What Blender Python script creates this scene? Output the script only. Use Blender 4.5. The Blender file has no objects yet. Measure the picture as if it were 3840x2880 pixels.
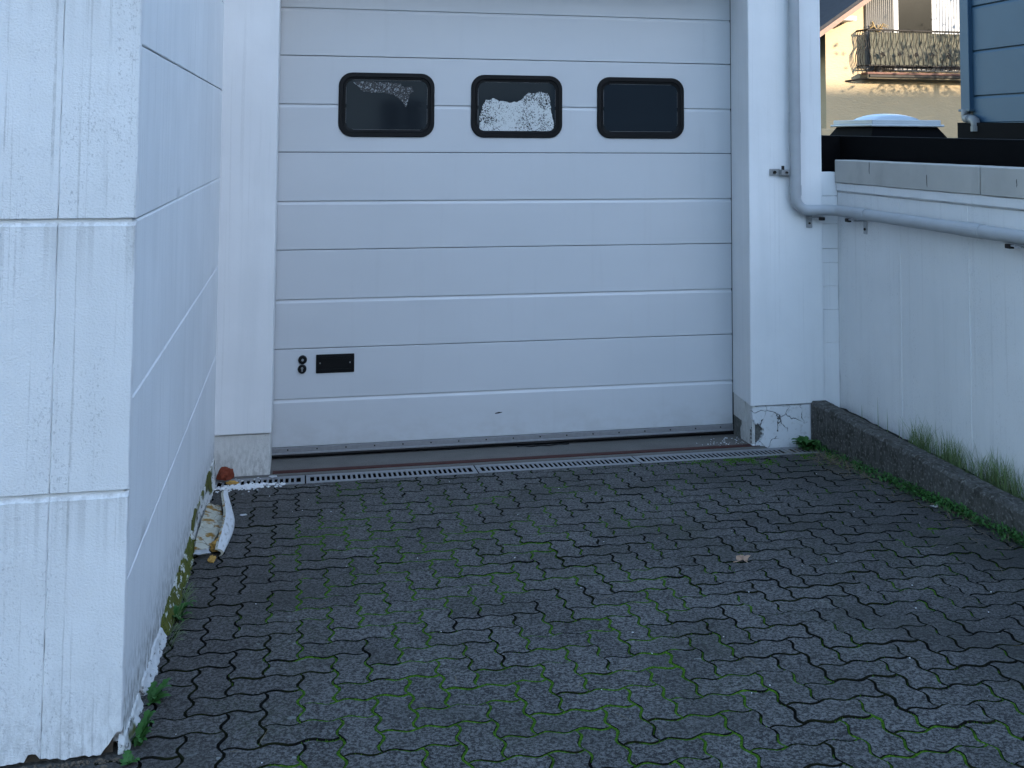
import bpy, bmesh, math, random
from math import sin, cos, pi, radians as RAD
from mathutils import Vector, Matrix, noise as mnoise

random.seed(7)
SC = bpy.context.scene
COL = SC.collection

# ------------------------------------------------------------------ camera
# shift-lens camera (the photograph has upright verticals with the horizon high in the frame)
ZC = 1.93
YAW, PITCH, ROLL = 0.1989, 0.0591, -0.0060
def cam_axes():
    cy, sy, cp, sp = cos(YAW), sin(YAW), cos(PITCH), sin(PITCH)
    f = Vector((sy*cp, cy*cp, sp)); r = Vector((cy, -sy, 0)); d = f.cross(r)
    if d.z > 0: d = -d
    return f, cos(ROLL)*r + sin(ROLL)*d, -sin(ROLL)*r + cos(ROLL)*d
F_, R_, D_ = cam_axes()
cam = bpy.data.cameras.new('camera')
cam.sensor_fit = 'HORIZONTAL'; cam.sensor_width = 36.0; cam.lens = 36.0*3846.5/3840
cam.shift_x = (1920-1916)/3840; cam.shift_y = (286.5-1440)/3840
cam.clip_start = 0.05; cam.clip_end = 2000
camo = bpy.data.objects.new('camera', cam); COL.objects.link(camo)
camo.matrix_world = Matrix(((R_.x, -D_.x, -F_.x, 0), (R_.y, -D_.y, -F_.y, 0), (R_.z, -D_.z, -F_.z, ZC), (0, 0, 0, 1)))
SC.camera = camo

# ------------------------------------------------------------------ sky and sun
SUN_AZ, SUN_EL = RAD(32), RAD(15)          # sun behind the camera, to the right
w = bpy.data.worlds.new('World'); SC.world = w; w.use_nodes = True
nt = w.node_tree; bg = nt.nodes['Background']
sky = nt.nodes.new('ShaderNodeTexSky'); sky.sky_type = 'NISHITA'; sky.sun_disc = False
sky.ozone_density = 1.3; sky.dust_density = 0.5; sky.sun_elevation = SUN_EL; sky.sun_rotation = pi - SUN_AZ
nt.links.new(sky.outputs[0], bg.inputs[0]); bg.inputs[1].default_value = 0.15
sun = bpy.data.lights.new('sun', 'SUN'); sun.energy = 2.6; sun.angle = RAD(0.5); sun.color = (1, 0.86, 0.66)
suno = bpy.data.objects.new('sun', sun); COL.objects.link(suno)
suno.rotation_euler = Vector((sin(SUN_AZ)*cos(SUN_EL), -cos(SUN_AZ)*cos(SUN_EL), sin(SUN_EL))).to_track_quat('Z', 'Y').to_euler()
suno.location = (10, -12, 20)
vs = SC.view_settings
vs.view_transform = 'Standard'; vs.look = 'None'; vs.exposure = 2.4; vs.gamma = 1.0; vs.use_curve_mapping = False

cy_ = SC.cycles
cy_.max_bounces = 5; cy_.diffuse_bounces = 3; cy_.glossy_bounces = 3; cy_.transmission_bounces = 2; cy_.caustics_reflective = False; cy_.caustics_refractive = False

# ------------------------------------------------------------------ helpers
def G(Y):                                   # height of the sloping yard
    return 0.2245 - 0.073*(Y-3)

class NT:
    """small node-graph writer"""
    def __init__(s, name, rough=0.8, spec=0.3):
        s.m = bpy.data.materials.new(name); s.m.use_nodes = True
        s.t = s.m.node_tree; s.b = s.t.nodes['Principled BSDF']
        s.b.inputs['Roughness'].default_value = rough
        s.b.inputs['Specular IOR Level'].default_value = spec
    def n(s, typ): return s.t.nodes.new(typ)
    def put(s, sock, v):
        if hasattr(v, 'is_output'): s.t.links.new(v, sock)
        elif isinstance(v, (tuple, list)) and len(v) == 3 and sock.type == 'RGBA': sock.default_value = (*v, 1)
        else: sock.default_value = v
    def pos(s, sc=(1, 1, 1)):
        g = s.n('ShaderNodeNewGeometry'); mp = s.n('ShaderNodeMapping'); mp.inputs['Scale'].default_value = sc
        s.t.links.new(g.outputs['Position'], mp.inputs[0]); return mp.outputs[0]
    def noise(s, scale, detail=4, rough=0.55, vec=None, dist=0):
        k = s.n('ShaderNodeTexNoise'); k.inputs['Scale'].default_value = scale; k.inputs['Detail'].default_value = detail
        k.inputs['Roughness'].default_value = rough; k.inputs['Distortion'].default_value = dist
        s.t.links.new(vec if vec is not None else s.pos(), k.inputs['Vector']); return k.outputs[0]
    def vor(s, scale, feat='F1', vec=None, rnd=1):
        k = s.n('ShaderNodeTexVoronoi'); k.feature = feat; k.inputs['Scale'].default_value = scale; k.inputs['Randomness'].default_value = rnd
        s.t.links.new(vec if vec is not None else s.pos(), k.inputs['Vector']); return k.outputs['Distance']
    def step(s, v, a, b, lo=0.0, hi=1.0):
        k = s.n('ShaderNodeMapRange'); k.interpolation_type = 'SMOOTHSTEP'
        k.inputs[1].default_value = a; k.inputs[2].default_value = b; k.inputs[3].default_value = lo; k.inputs[4].default_value = hi
        s.put(k.inputs[0], v); return k.outputs[0]
    def mul(s, a, b, op='MULTIPLY'):
        k = s.n('ShaderNodeMath'); k.operation = op; s.put(k.inputs[0], a); s.put(k.inputs[1], b); return k.outputs[0]
    def mix(s, f, a, b):
        k = s.n('ShaderNodeMix'); k.data_type = 'RGBA'
        s.put(k.inputs[0], f); s.put(k.inputs[6], a); s.put(k.inputs[7], b); return k.outputs[2]
    def z(s, axis=2):
        g = s.n('ShaderNodeNewGeometry'); x = s.n('ShaderNodeSeparateXYZ'); s.t.links.new(g.outputs['Position'], x.inputs[0]); return x.outputs[axis]
    def above(s):                           # height above the sloping yard
        return s.mul(s.mul(s.z(2), s.mul(s.z(1), 0.073), 'ADD'), 0.2245+0.219, 'SUBTRACT')
    def rand(s):
        return s.n('ShaderNodeObjectInfo').outputs['Random']
    def bump(s, h, strength=0.3, dist=0.002):
        k = s.n('ShaderNodeBump'); k.inputs['Strength'].default_value = strength; k.inputs['Distance'].default_value = dist
        s.put(k.inputs['Height'], h)
        if s.b.inputs['Normal'].is_linked: s.t.links.new(s.b.inputs['Normal'].links[0].from_socket, k.inputs['Normal'])
        s.t.links.new(k.outputs[0], s.b.inputs['Normal']); return s
    def col(s, v): s.put(s.b.inputs['Base Color'], v); return s
    def rough(s, v): s.put(s.b.inputs['Roughness'], v); return s

MT = {}
def plain(name, c, rough=0.6, metal=0, var=0.12, scale=30, bump=0.0, spec=0.3):
    k = NT(name, rough, spec); k.b.inputs['Metallic'].default_value = metal
    n = k.noise(scale, 5)
    k.col(k.mix(n, tuple(x*(1-var) for x in c), tuple(min(1, x*(1+var)) for x in c)))
    if bump: k.bump(k.noise(scale*6, 3), bump)
    MT[name] = k.m; return k

def white_render(name, grain, streak, pits, splash=0.0, base=(0.80, 0.80, 0.80), runs=0.0):
    """painted render: grain, rain streaks, dark pits, dirt thrown up from the ground"""
    k = NT(name, 0.88, 0.2)
    c = k.mix(k.step(k.noise(2.2, 5), 0.3, 0.75), tuple(x*0.93 for x in base), base)
    c = k.mix(k.mul(k.step(k.noise(1, 6, 0.6, k.pos((9, 9, 0.6))), 0.45, 0.75), 0.16), c, (0.50, 0.52, 0.52))
    if streak:
        s1 = k.step(k.noise(1, 3, 0.5, k.pos((75, 75, 0.7))), 0.56, 0.66)
        s2 = k.step(k.noise(1, 4, 0.6, k.pos((10, 10, 1.3))), 0.40, 0.60)
        s3 = k.step(k.noise(1, 3, 0.7, k.pos((200, 200, 45))), 0.25, 0.55)
        c = k.mix(k.mul(k.mul(k.mul(s1, s2), s3), streak), c, (0.20, 0.19, 0.18))
    if pits:
        p1 = k.step(k.noise(1, 3, 0.6, k.pos((170, 170, 100))), 0.57, 0.67)
        p2 = k.step(k.noise(1, 4, 0.6, k.pos((7, 7, 1.7))), 0.42, 0.64)
        c = k.mix(k.mul(k.mul(p1, p2), pits), c, (0.16, 0.16, 0.17))
    if runs:                                # soft rain runs hanging below the horizontal joints
        t_ = k.mul(k.mul(0.934, k.z(2), 'SUBTRACT'), 1/0.756); fr = k.mul(t_, 0.0, 'FRACT')
        m_ = k.mul(k.step(fr, 0.0, 0.34, 1, 0), k.step(k.noise(1, 3, 0.5, k.pos((48, 48, 0.5))), 0.46, 0.62))
        c = k.mix(k.mul(m_, runs), c, (0.34, 0.33, 0.32))
        c = k.mix(k.mul(k.mul(k.step(fr, 0.0, 0.05, 1, 0), k.step(k.noise(1, 4, 0.6, k.pos((30, 30, 30))), 0.4, 0.6)), runs), c, (0.30, 0.28, 0.27))
    if splash:
        h = k.step(k.above(), 0.0, 0.42, 1.0, 0.0)
        d = k.mul(k.mul(h, h), k.step(k.noise(1, 5, 0.7, k.pos((60, 60, 22))), 0.40, 0.62))
        c = k.mix(k.mul(d, splash), c, (0.13, 0.12, 0.10))
    k.col(c)
    k.bump(k.noise(1, 4, 0.6, k.pos((150, 150, 190))), grain, 0.003)
    k.bump(k.noise(14, 4), 0.25, 0.004)
    MT[name] = k.m; return k

white_render('render_front', 0.8, 0.36, 0.34, 0.25, runs=0.30)
white_render('render_side', 0.45, 0.14, 0.10, 0.9, (0.82, 0.82, 0.82))
white_render('render_smooth', 0.12, 0.10, 0.04, 0.0, (0.80, 0.80, 0.80))
white_render('render_right', 0.5, 0.12, 0.25, 0.45, (0.72, 0.725, 0.73))
white_render('render_plinth', 0.45, 0.08, 0.45, 0.35, (0.66, 0.65, 0.62))

# cracked plinth
k = NT('render_cracked', 0.9, 0.2)
nz = k.n('ShaderNodeTexNoise'); nz.inputs['Scale'].default_value = 14; nz.inputs['Detail'].default_value = 4; k.t.links.new(k.pos(), nz.inputs['Vector'])
ma = k.n('ShaderNodeVectorMath'); ma.operation = 'MULTIPLY_ADD'; k.t.links.new(nz.outputs['Color'], ma.inputs[0]); ma.inputs[1].default_value = (0.09, 0.09, 0.09); k.t.links.new(k.pos((1, 1, 1.2)), ma.inputs[2])
cr = k.step(k.vor(5.5, 'DISTANCE_TO_EDGE', ma.outputs[0]), 0.0, 0.020, 1, 0)
cr = k.mul(cr, k.step(k.noise(7, 3), 0.42, 0.52))
c = k.mix(k.noise(12, 5), (0.60, 0.61, 0.62), (0.74, 0.75, 0.76))
c = k.mix(k.mul(k.step(k.noise(40, 4), 0.55, 0.7), 0.35), c, (0.35, 0.33, 0.30))
k.col(k.mix(cr, c, (0.03, 0.03, 0.03))); k.bump(k.mul(cr, -1.0), 0.8, 0.006); k.bump(k.noise(120, 3), 0.3, 0.003); MT['render_cracked'] = k.m

# pavers
k = NT('paver', 0.82, 0.25)
sp = k.noise(90, 4, 0.85)
b0 = k.mix(k.rand(), (0.034, 0.0325, 0.031), (0.100, 0.096, 0.092))
c = k.mix(k.step(sp, 0.42, 0.60), k.mix(0.85, b0, (0.005, 0.005, 0.005)), k.mix(0.45, b0, (0.22, 0.22, 0.215)))
c = k.mix(k.step(k.noise(200, 2), 0.66, 0.72), c, (0.22, 0.22, 0.22))
c = k.mix(k.mul(k.step(k.noise(2.3, 5), 0.45, 0.7), 0.5), c, (0.030, 0.031, 0.026))
c = k.mix(k.mul(k.mul(k.step(k.z(0), 1.5, 3.1), k.step(k.noise(1.7, 4), 0.3, 0.6)), 0.55), c, (0.020, 0.021, 0.022))  # darker towards the right: falloff of the light put into the stone colour
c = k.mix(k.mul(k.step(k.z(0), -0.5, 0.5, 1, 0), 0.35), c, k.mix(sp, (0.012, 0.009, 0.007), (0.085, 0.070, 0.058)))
lich = k.mul(k.step(k.noise(26, 2, 0.4), 0.70, 0.72), k.step(k.noise(1.6, 2), 0.5, 0.66))
c = k.mix(k.mul(lich, 0.75), c, (0.19, 0.20, 0.19))
green = k.mul(k.step(k.noise(3.1, 4), 0.52, 0.72), k.step(k.noise(60, 3), 0.4, 0.7))
c = k.mix(k.mul(green, 0.35), c, (0.030, 0.045, 0.015))
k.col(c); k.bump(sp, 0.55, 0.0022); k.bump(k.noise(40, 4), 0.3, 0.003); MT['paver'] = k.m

k = NT('joint_soil_shade', 0.95, 0.1)
k.col(k.mix(k.step(k.noise(9, 5), 0.4, 0.65), (0.006, 0.006, 0.005), (0.012, 0.014, 0.005))); k.bump(k.noise(300, 3), 0.8, 0.004); MT['joint_soil_shade'] = k.m
k = NT('moss', 0.95, 0.1)
c = k.mix(k.noise(7, 4), (0.014, 0.046, 0.004), (0.046, 0.125, 0.010))
k.col(k.mix(k.step(k.noise(160, 3), 0.4, 0.7), c, (0.085, 0.195, 0.016))); k.bump(k.noise(420, 3), 1.0, 0.005); MT['moss'] = k.m

k = NT('threshold_concrete', 0.9, 0.2)
c = k.mix(k.noise(5, 6), (0.095, 0.090, 0.082), (0.18, 0.17, 0.155))
c = k.mix(k.step(k.noise(160, 3), 0.58, 0.7), c, (0.05, 0.048, 0.045)); k.col(c); k.bump(k.noise(180, 4), 0.5, 0.003); MT['threshold_concrete'] = k.m
k = NT('kerb_concrete', 0.95, 0.15)
c = k.mix(k.noise(3, 6), (0.045, 0.045, 0.041), (0.115, 0.113, 0.105))
c = k.mix(k.step(k.noise(1, 5, 0.6, k.pos((22, 22, 16))), 0.45, 0.65), c, (0.045, 0.042, 0.036))
c = k.mix(k.mul(k.step(k.noise(60, 4), 0.52, 0.66), 0.85), c, (0.17, 0.168, 0.158))
k.col(c); k.bump(k.noise(90, 5), 0.9, 0.006); MT['kerb_concrete'] = k.m
k = NT('coping', 0.85, 0.25)
c = k.mix(k.noise(4, 5), (0.36, 0.35, 0.33), (0.50, 0.49, 0.46))
c = k.mix(k.mul(k.step(k.noise(1, 4, 0.6, k.pos((6, 6, 3))), 0.5, 0.75), 0.3), c, (0.24, 0.23, 0.22))
k.col(c); k.bump(k.noise(150, 3), 0.25, 0.002); MT['coping'] = k.m

k = NT('door_skin', 0.42, 0.4)
c = k.mix(k.noise(1, 4, 0.6, k.pos((1.2, 1.2, 1.6))), (0.53, 0.545, 0.56), (0.59, 0.60, 0.615))
low = k.step(k.z(2), 0.02, 0.30, 1, 0)
c = k.mix(k.mul(k.mul(low, k.step(k.noise(1, 5, 0.65, k.pos((9, 9, 14))), 0.30, 0.75)), 0.30), c, (0.36, 0.34, 0.31))
c = k.mix(k.mul(k.step(k.noise(1, 4, 0.6, k.pos((17, 17, 1.1))), 0.55, 0.8), 0.10), c, (0.38, 0.37, 0.36))
k.col(c); k.bump(k.noise(1, 3, 0.5, k.pos((70, 70, 900))), 0.10, 0.0012); k.bump(k.noise(1, 2, 0.5, k.pos((2.2, 1, 3.5))), 0.35, 0.02); k.rough(k.step(k.noise(1, 4, 0.6, k.pos((4, 4, 2))), 0.3, 0.7, 0.34, 0.52)); MT['door_skin'] = k.m

plain('core_masonry', (0.10, 0.08, 0.06), 0.95, var=0.6, scale=60, bump=0.9)
plain('stone_rubble', (0.12, 0.12, 0.11), 0.95, var=0.95, scale=45, bump=1.0)
plain('black_rubber', (0.0035, 0.0035, 0.004), 0.5, spec=0.22)
plain('black_plastic', (0.003, 0.003, 0.0035), 0.4, spec=0.3)
plain('dark_gap', (0.004, 0.004, 0.005), 0.9)
plain('brushed_alu', (0.34, 0.34, 0.35), 0.45, 0.6, 0.2, 40)
plain('zinc', (0.40, 0.41, 0.42), 0.42, 0.85, 0.25, 60)
k = plain('galvanised', (0.24, 0.245, 0.25), 0.55, 0.25, 0.35, 25, 0.3)
plain('steel_red', (0.060, 0.019, 0.015), 0.8, 0, 0.45, 30, 0.4)
plain('pipe_paint', (0.36, 0.375, 0.39), 0.5, 0, 0.16, 9, 0.05)
plain('bitumen', (0.003, 0.003, 0.0035), 0.9, 0, 0.3, 20, 0.3, 0.1)
plain('blue_metal', (0.030, 0.072, 0.118), 0.55, 0, 0.10, 3, 0.05)
plain('blue_metal_pale', (0.055, 0.095, 0.125), 0.5, 0, 0.08, 5, 0.05)
plain('old_pvc', (0.16, 0.165, 0.17), 0.5, 0, 0.2, 10)
plain('iron', (0.020, 0.017, 0.015), 0.6, 0.3, 0.3, 40)
plain('wood_bargeboard', (0.22, 0.14, 0.11), 0.7, 0, 0.25, 12)
plain('roof_tile_dark', (0.030, 0.030, 0.034), 0.85, 0, 0.6, 8, 0.6)
plain('roof_timber', (0.12, 0.10, 0.07), 0.9, 0, 0.3, 10)
plain('terracotta', (0.13, 0.065, 0.05), 0.8, 0, 0.35, 8)
plain('window_frame_white', (0.36, 0.36, 0.37), 0.5, 0, 0.05, 8)
plain('grey_shutter', (0.17, 0.16, 0.15), 0.7, 0, 0.2, 10)
plain('olive_wall', (0.075, 0.085, 0.065), 0.9, 0, 0.2, 4)
plain('screen_cloth', (0.17, 0.165, 0.13), 0.9, 0, 0.45, 5, 0.2)
plain('dry_plant', (0.30, 0.21, 0.10), 0.9, 0, 0.4, 40)
plain('weed_leaf', (0.030, 0.100, 0.018), 0.6, 0, 0.45, 30, 0.3)
plain('grass_leaf', (0.14, 0.20, 0.08), 0.7, 0, 0.5, 25)
plain('grass_dry', (0.19, 0.15, 0.09), 0.9, 0, 0.35, 25)
plain('leaf_brown', (0.52, 0.36, 0.26), 0.8, 0, 0.25, 40)
plain('chip_white', (0.70, 0.70, 0.70), 0.8, 0, 0.1, 40)
plain('chip_yellow', (0.42, 0.24, 0.06), 0.9, 0, 0.4, 60, 0.8)
plain('rust', (0.17, 0.035, 0.016), 0.9, 0, 0.5, 60, 0.9)
plain('soil', (0.020, 0.018, 0.014), 0.97, 0, 0.5, 50, 0.8)
plain('asphalt', (0.05, 0.05, 0.05), 0.9, 0, 0.3, 30, 0.4)
plain('brick_dark', (0.16, 0.13, 0.11), 0.9, 0, 0.3, 6)
plain('glass_dark', (0.017, 0.021, 0.025), 0.05, 0, 0.1, 5, 0, 0.5)
plain('street_plaster', (0.42, 0.41, 0.38), 0.9, 0, 0.25, 0.8)
plain('glass_far', (0.010, 0.010, 0.009), 0.15, 0, 0.3, 3, 0, 0.12)
plain('dome_acrylic', (0.45, 0.52, 0.58), 0.25, 0, 0.05, 5, 0, 0.5)
plain('flange_white', (0.55, 0.58, 0.60), 0.45, 0, 0.1, 8)

k = NT('foam_inside', 0.9, 0.1)
c = k.mix(k.noise(25, 4), (0.38, 0.36, 0.28), (0.52, 0.50, 0.42))
c = k.mix(k.step(k.noise(16, 4, 0.6), 0.52, 0.60), c, (0.28, 0.16, 0.045))
c = k.mix(k.step(k.vor(13, 'DISTANCE_TO_EDGE'), 0.0, 0.02, 0.85, 0), c, (0.05, 0.035, 0.02))
k.col(c); k.bump(k.noise(150, 3), 0.7, 0.004); MT['foam_inside'] = k.m
k = NT('base_fillet', 0.92, 0.2)
m1 = k.step(k.noise(1, 4, 0.6, k.pos((5, 2.2, 5))), 0.46, 0.54)
c = k.mix(m1, (0.58, 0.58, 0.56), (0.085, 0.090, 0.018))
d1 = k.step(k.noise(1, 4, 0.7, k.pos((40, 14, 40))), 0.55, 0.62)
k.col(k.mix(k.mul(d1, 0.85), c, (0.05, 0.05, 0.045))); k.bump(k.noise(60, 5), 0.9, 0.006); MT['base_fillet'] = k.m
k = NT('fillet_moss', 0.95, 0.15)
m1 = k.step(k.noise(1, 5, 0.65, k.pos((34, 13, 34))), 0.56, 0.62)
c = k.mix(k.noise(28, 4), (0.055, 0.070, 0.012), (0.120, 0.125, 0.028))
c = k.mix(m1, c, (0.52, 0.52, 0.48))
k.col(k.mix(k.mul(k.step(k.noise(70, 3), 0.60, 0.68), 0.7), c, (0.03, 0.03, 0.02))); k.bump(k.noise(90, 5), 0.9, 0.006); MT['fillet_moss'] = k.m
k = NT('flaking_paint', 0.9, 0.2)
c = k.mix(k.noise(18, 5), (0.52, 0.52, 0.51), (0.66, 0.66, 0.66))
d1 = k.step(k.noise(1, 5, 0.7, k.pos((55, 30, 55))), 0.57, 0.63)
k.col(k.mix(k.mul(d1, 0.8), c, (0.07, 0.06, 0.05))); k.bump(k.noise(70, 5), 0.8, 0.006); MT['flaking_paint'] = k.m
k = NT('shell_skin', 0.75, 0.25)
c = k.mix(k.noise(9, 5), (0.50, 0.50, 0.50), (0.66, 0.66, 0.66))
c = k.mix(k.mul(k.step(k.noise(1, 5, 0.7, k.pos((60, 18, 60))), 0.52, 0.64), 0.55), c, (0.22, 0.19, 0.15))
k.col(c); k.bump(k.noise(60, 5), 0.6, 0.005); MT['shell_skin'] = k.m
k = NT('ochre_render', 0.92, 0.15)
k.col(k.mix(k.noise(3, 5), (0.38, 0.295, 0.19), (0.44, 0.34, 0.22))); k.bump(k.noise(1, 4, 0.6, k.pos((9, 9, 26))), 0.6, 0.02); MT['ochre_render'] = k.m
k = NT('film_residue', 0.6, 0.3)
g = k.noise(1, 4, 0.65, k.pos((150, 1, 150)))
dens = k.step(k.noise(1, 2, 0.5, k.pos((9, 1, 9))), 0.3, 0.7, 0.51, 0.64)
kk = k.mul(g, dens, 'SUBTRACT')
k.col(k.mix(k.step(kk, -0.02, 0.02), (0.60, 0.62, 0.61), (0.012, 0.014, 0.016))); MT['film_residue'] = k.m
k = NT('film_remnant', 0.5, 0.4)
g = k.noise(1, 4, 0.65, k.pos((130, 1, 130)))
k.col(k.mix(k.step(g, 0.55, 0.59), (0.022, 0.022, 0.024), (0.30, 0.32, 0.33))); MT['film_remnant'] = k.m

# ---- objects
def bmnew(): return bmesh.new()
def obj(name, bm, mat, parent=None, smooth=False, angle=None):
    if parent is not None: bmesh.ops.translate(bm, verts=bm.verts, vec=-Vector(parent.location))
    bmesh.ops.recalc_face_normals(bm, faces=bm.faces)
    me = bpy.data.meshes.new(name); bm.to_mesh(me); bm.free()
    for m in (mat if isinstance(mat, (list, tuple)) else [mat]): me.materials.append(MT[m])
    if smooth: me.polygons.foreach_set('use_smooth', [True]*len(me.polygons)); me.set_sharp_from_angle(angle=RAD(28))
    o = bpy.data.objects.new(name, me); COL.objects.link(o)
    if parent is not None: o.parent = parent
    return o
def sub(name, bm, mat, part, root, smooth=False):
    """a sub-part: child of a part, which itself sits at the local origin of its thing"""
    bmesh.ops.translate(bm, verts=bm.verts, vec=-Vector(root.location))
    bmesh.ops.recalc_face_normals(bm, faces=bm.faces)
    me = bpy.data.meshes.new(name); bm.to_mesh(me); bm.free(); me.materials.append(MT[mat])
    if smooth: me.polygons.foreach_set('use_smooth', [True]*len(me.polygons))
    o = bpy.data.objects.new(name, me); COL.objects.link(o); o.parent = part
    return o
def thing(name, label, cat, loc, group=None):
    o = bpy.data.objects.new(name, None); COL.objects.link(o); o.location = loc; o.empty_display_size = 0.1
    o['label'] = label; o['category'] = cat
    if group: o['group'] = group
    return o
def tag(o, label, cat, group=None):
    o['label'] = label; o['category'] = cat
    if group: o['group'] = group
    return o
def struct(o): o['kind'] = 'structure'; return o
def stuff(o, label=None, cat=None):
    o['kind'] = 'stuff'
    if label: o['label'] = label; o['category'] = cat
    return o

def box(bm, x0, x1, y0, y1, z0, z1, bev=0.0, seg=1):
    r = bmesh.ops.create_cube(bm, size=1.0); vsx = r['verts']
    for v in vsx: v.co = Vector((x0+(v.co.x+.5)*(x1-x0), y0+(v.co.y+.5)*(y1-y0), z0+(v.co.z+.5)*(z1-z0)))
    if bev:
        ed = list({e for v in vsx for e in v.link_edges})
        bmesh.ops.bevel(bm, geom=ed, offset=bev, segments=seg, affect='EDGES', profile=0.5)
    return bm
def B(*a, **k): return box(bmnew(), *a, **k)
def tube(bm, pts, rad, n=12, cap=True):
    pts = [Vector(p) for p in pts]; rings = []
    rr = rad if isinstance(rad, (list, tuple)) else [rad]*len(pts)
    up = None
    for i, p in enumerate(pts):
        t = (pts[min(i+1, len(pts)-1)] - pts[max(i-1, 0)]).normalized()
        if up is None: up = t.orthogonal().normalized()
        up = (up - t*up.dot(t)).normalized(); s = t.cross(up)
        rings.append([bm.verts.new(p + (up*cos(2*pi*k/n) + s*sin(2*pi*k/n))*rr[i]) for k in range(n)])
    for a, b in zip(rings, rings[1:]):
        for k in range(n): bm.faces.new((a[k], a[(k+1) % n], b[(k+1) % n], b[k]))
    if cap: bm.faces.new(rings[0][::-1]); bm.faces.new(rings[-1])
    return bm
def prism(bm, poly, z0, z1):
    a = [bm.verts.new((x, y, z0)) for x, y in poly]; b = [bm.verts.new((x, y, z1)) for x, y in poly]
    n = len(poly)
    for i in range(n): bm.faces.new((a[i], a[(i+1) % n], b[(i+1) % n], b[i]))
    bm.faces.new(a[::-1]); bm.faces.new(b); return bm
def extrude_poly(bm, pts, vec):
    """closed outline (3-D points) extruded by vec"""
    a = [bm.verts.new(p) for p in pts]; b = [bm.verts.new(Vector(p)+Vector(vec)) for p in pts]; n = len(pts)
    for i in range(n): bm.faces.new((a[i], a[(i+1) % n], b[(i+1) % n], b[i]))
    bm.faces.new(a[::-1]); bm.faces.new(b); return bm
def fbm(x, y, z, o=3):
    return mnoise.fractal(Vector((x, y, z)), 1.0, 2.0, o)
def slab(u0, u1, v0, v1, mp, thick=0.025, ch=(0.004, 0.004, 0.004, 0.012), res=0.025, amp=0.0008, edge=0.0012, seed=0.0, low=None, skip=None):
    """rough rendered slab; mp(u,v,d) -> world, d outwards; ch = chamfers left,right,bottom,top"""
    bm = bmnew()
    def line(a, b, ca, cb):
        n = max(2, int((b-a-ca-cb)/res)); return [a]+[a+ca+(b-a-ca-cb)*i/n for i in range(n+1)]+[b]
    us, vsl = line(u0, u1, ch[0], ch[1]), line(v0, v1, ch[2], ch[3]); nu, nv = len(us), len(vsl); info = {}; grid = []
    for i, u in enumerate(us):
        row = []
        lo = low(u) if low else None
        for j, v in enumerate(vsl):
            vv = v
            if lo is not None: vv = lo + (v-v0)*(v1-lo)/(v1-v0) if v < v1 else v
            d = 0.0
            if i == 0: d = -ch[0]
            elif i == nu-1: d = -ch[1]
            if j == 0: d = min(d, -ch[2])
            elif j == nv-1: d = min(d, -ch[3])
            if d == 0.0: d = amp*fbm(u*9+seed, vv*9, seed)*2
            uu = u
            if i in (0, nu-1): uu += edge*fbm(seed*3+i, vv*14, 7.1)
            if j in (0, 1, nv-1, nv-2): vv += edge*fbm(u*16, seed*5+j, 3.3)
            x = bm.verts.new(mp(uu, vv, d)); info[x] = (uu, vv); row.append(x)
        grid.append(row)
    for i in range(nu-1):
        for j in range(nv-1):
            if skip:
                q = [info[a] for a in (grid[i][j], grid[i+1][j+1])]
                if skip((q[0][0]+q[1][0])/2, (q[0][1]+q[1][1])/2): continue
            bm.faces.new((grid[i][j], grid[i+1][j], grid[i+1][j+1], grid[i][j+1]))
    bm.edges.ensure_lookup_table()
    bnd = [e for e in bm.edges if len(e.link_faces) == 1]; back = {}
    for e in bnd:
        for x in e.verts:
            if x not in back: back[x] = bm.verts.new(mp(info[x][0], info[x][1], -thick))
    for e in bnd:
        a, b = e.verts; bm.faces.new((a, b, back[b], back[a]))
    for x in [x for x in bm.verts if not x.link_faces]: bm.verts.remove(x)
    return bm

# ================================================================== SETTING
# ground: one sheet under everything out to the horizon
bm = bmnew(); ys = [-600, -60, -4, 2, 6.6, 7, 40, 900]
zg = lambda y: (G(max(y, -4)) - 0.09) if y <= 6.6 else -0.14
prev = None
for y in ys:
    r = [bm.verts.new((x, y, zg(y))) for x in (-700, 0, 700)]
    if prev:
        for a in (0, 1): bm.faces.new((prev[a], prev[a+1], r[a+1], r[a]))
    prev = r
struct(obj('ground', bm, 'asphalt'))

# ---- paving: bed with every paver on it
U = 0.11; OX, OY, PROT = -0.0902, 3.612, 0.0093; AMP = 0.098
X0, X1, Y0, Y1 = -0.47, 3.205, 1.75, 5.893
bm = bmnew()
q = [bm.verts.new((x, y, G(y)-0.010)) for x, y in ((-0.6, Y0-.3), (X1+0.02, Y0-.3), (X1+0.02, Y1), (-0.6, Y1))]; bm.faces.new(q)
paving = struct(obj('paving', bm, 'joint_soil_shade'))
def wave(t): return AMP*U*(sin(2*pi*t) - 0.13*sin(6*pi*t))
NP = 6
def paver_outline(w_, h_):
    """outline in stone axes: x right 0..w_, y away 0..-h_ (units of U, origin at far-left node)"""
    p = []
    for i in range(w_*NP): t = i/NP; p.append((t*U, wave(t)))                          # far edge
    for i in range(h_*NP): t = i/NP; p.append((w_*U + wave(t), -t*U))                  # right edge, towards camera
    for i in range(w_*NP, 0, -1): t = i/NP; p.append((t*U, -h_*U + wave(t)))           # near edge
    for i in range(h_*NP, 0, -1): t = i/NP; p.append((wave(t), -t*U))                  # left edge
    return p
def inset(p, d):
    n = len(p); out = []
    for i in range(n):
        a, b, c = Vector(p[i-1]), Vector(p[i]), Vector(p[(i+1) % n])
        t1, t2 = (b-a).normalized(), (c-b).normalized(); nn = Vector((t1.y, -t1.x)) + Vector((t2.y, -t2.x))
        nn = nn.normalized() if nn.length > 1e-6 else Vector((t1.y, -t1.x))
        out.append(tuple(b + nn*d))
    return out
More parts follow.
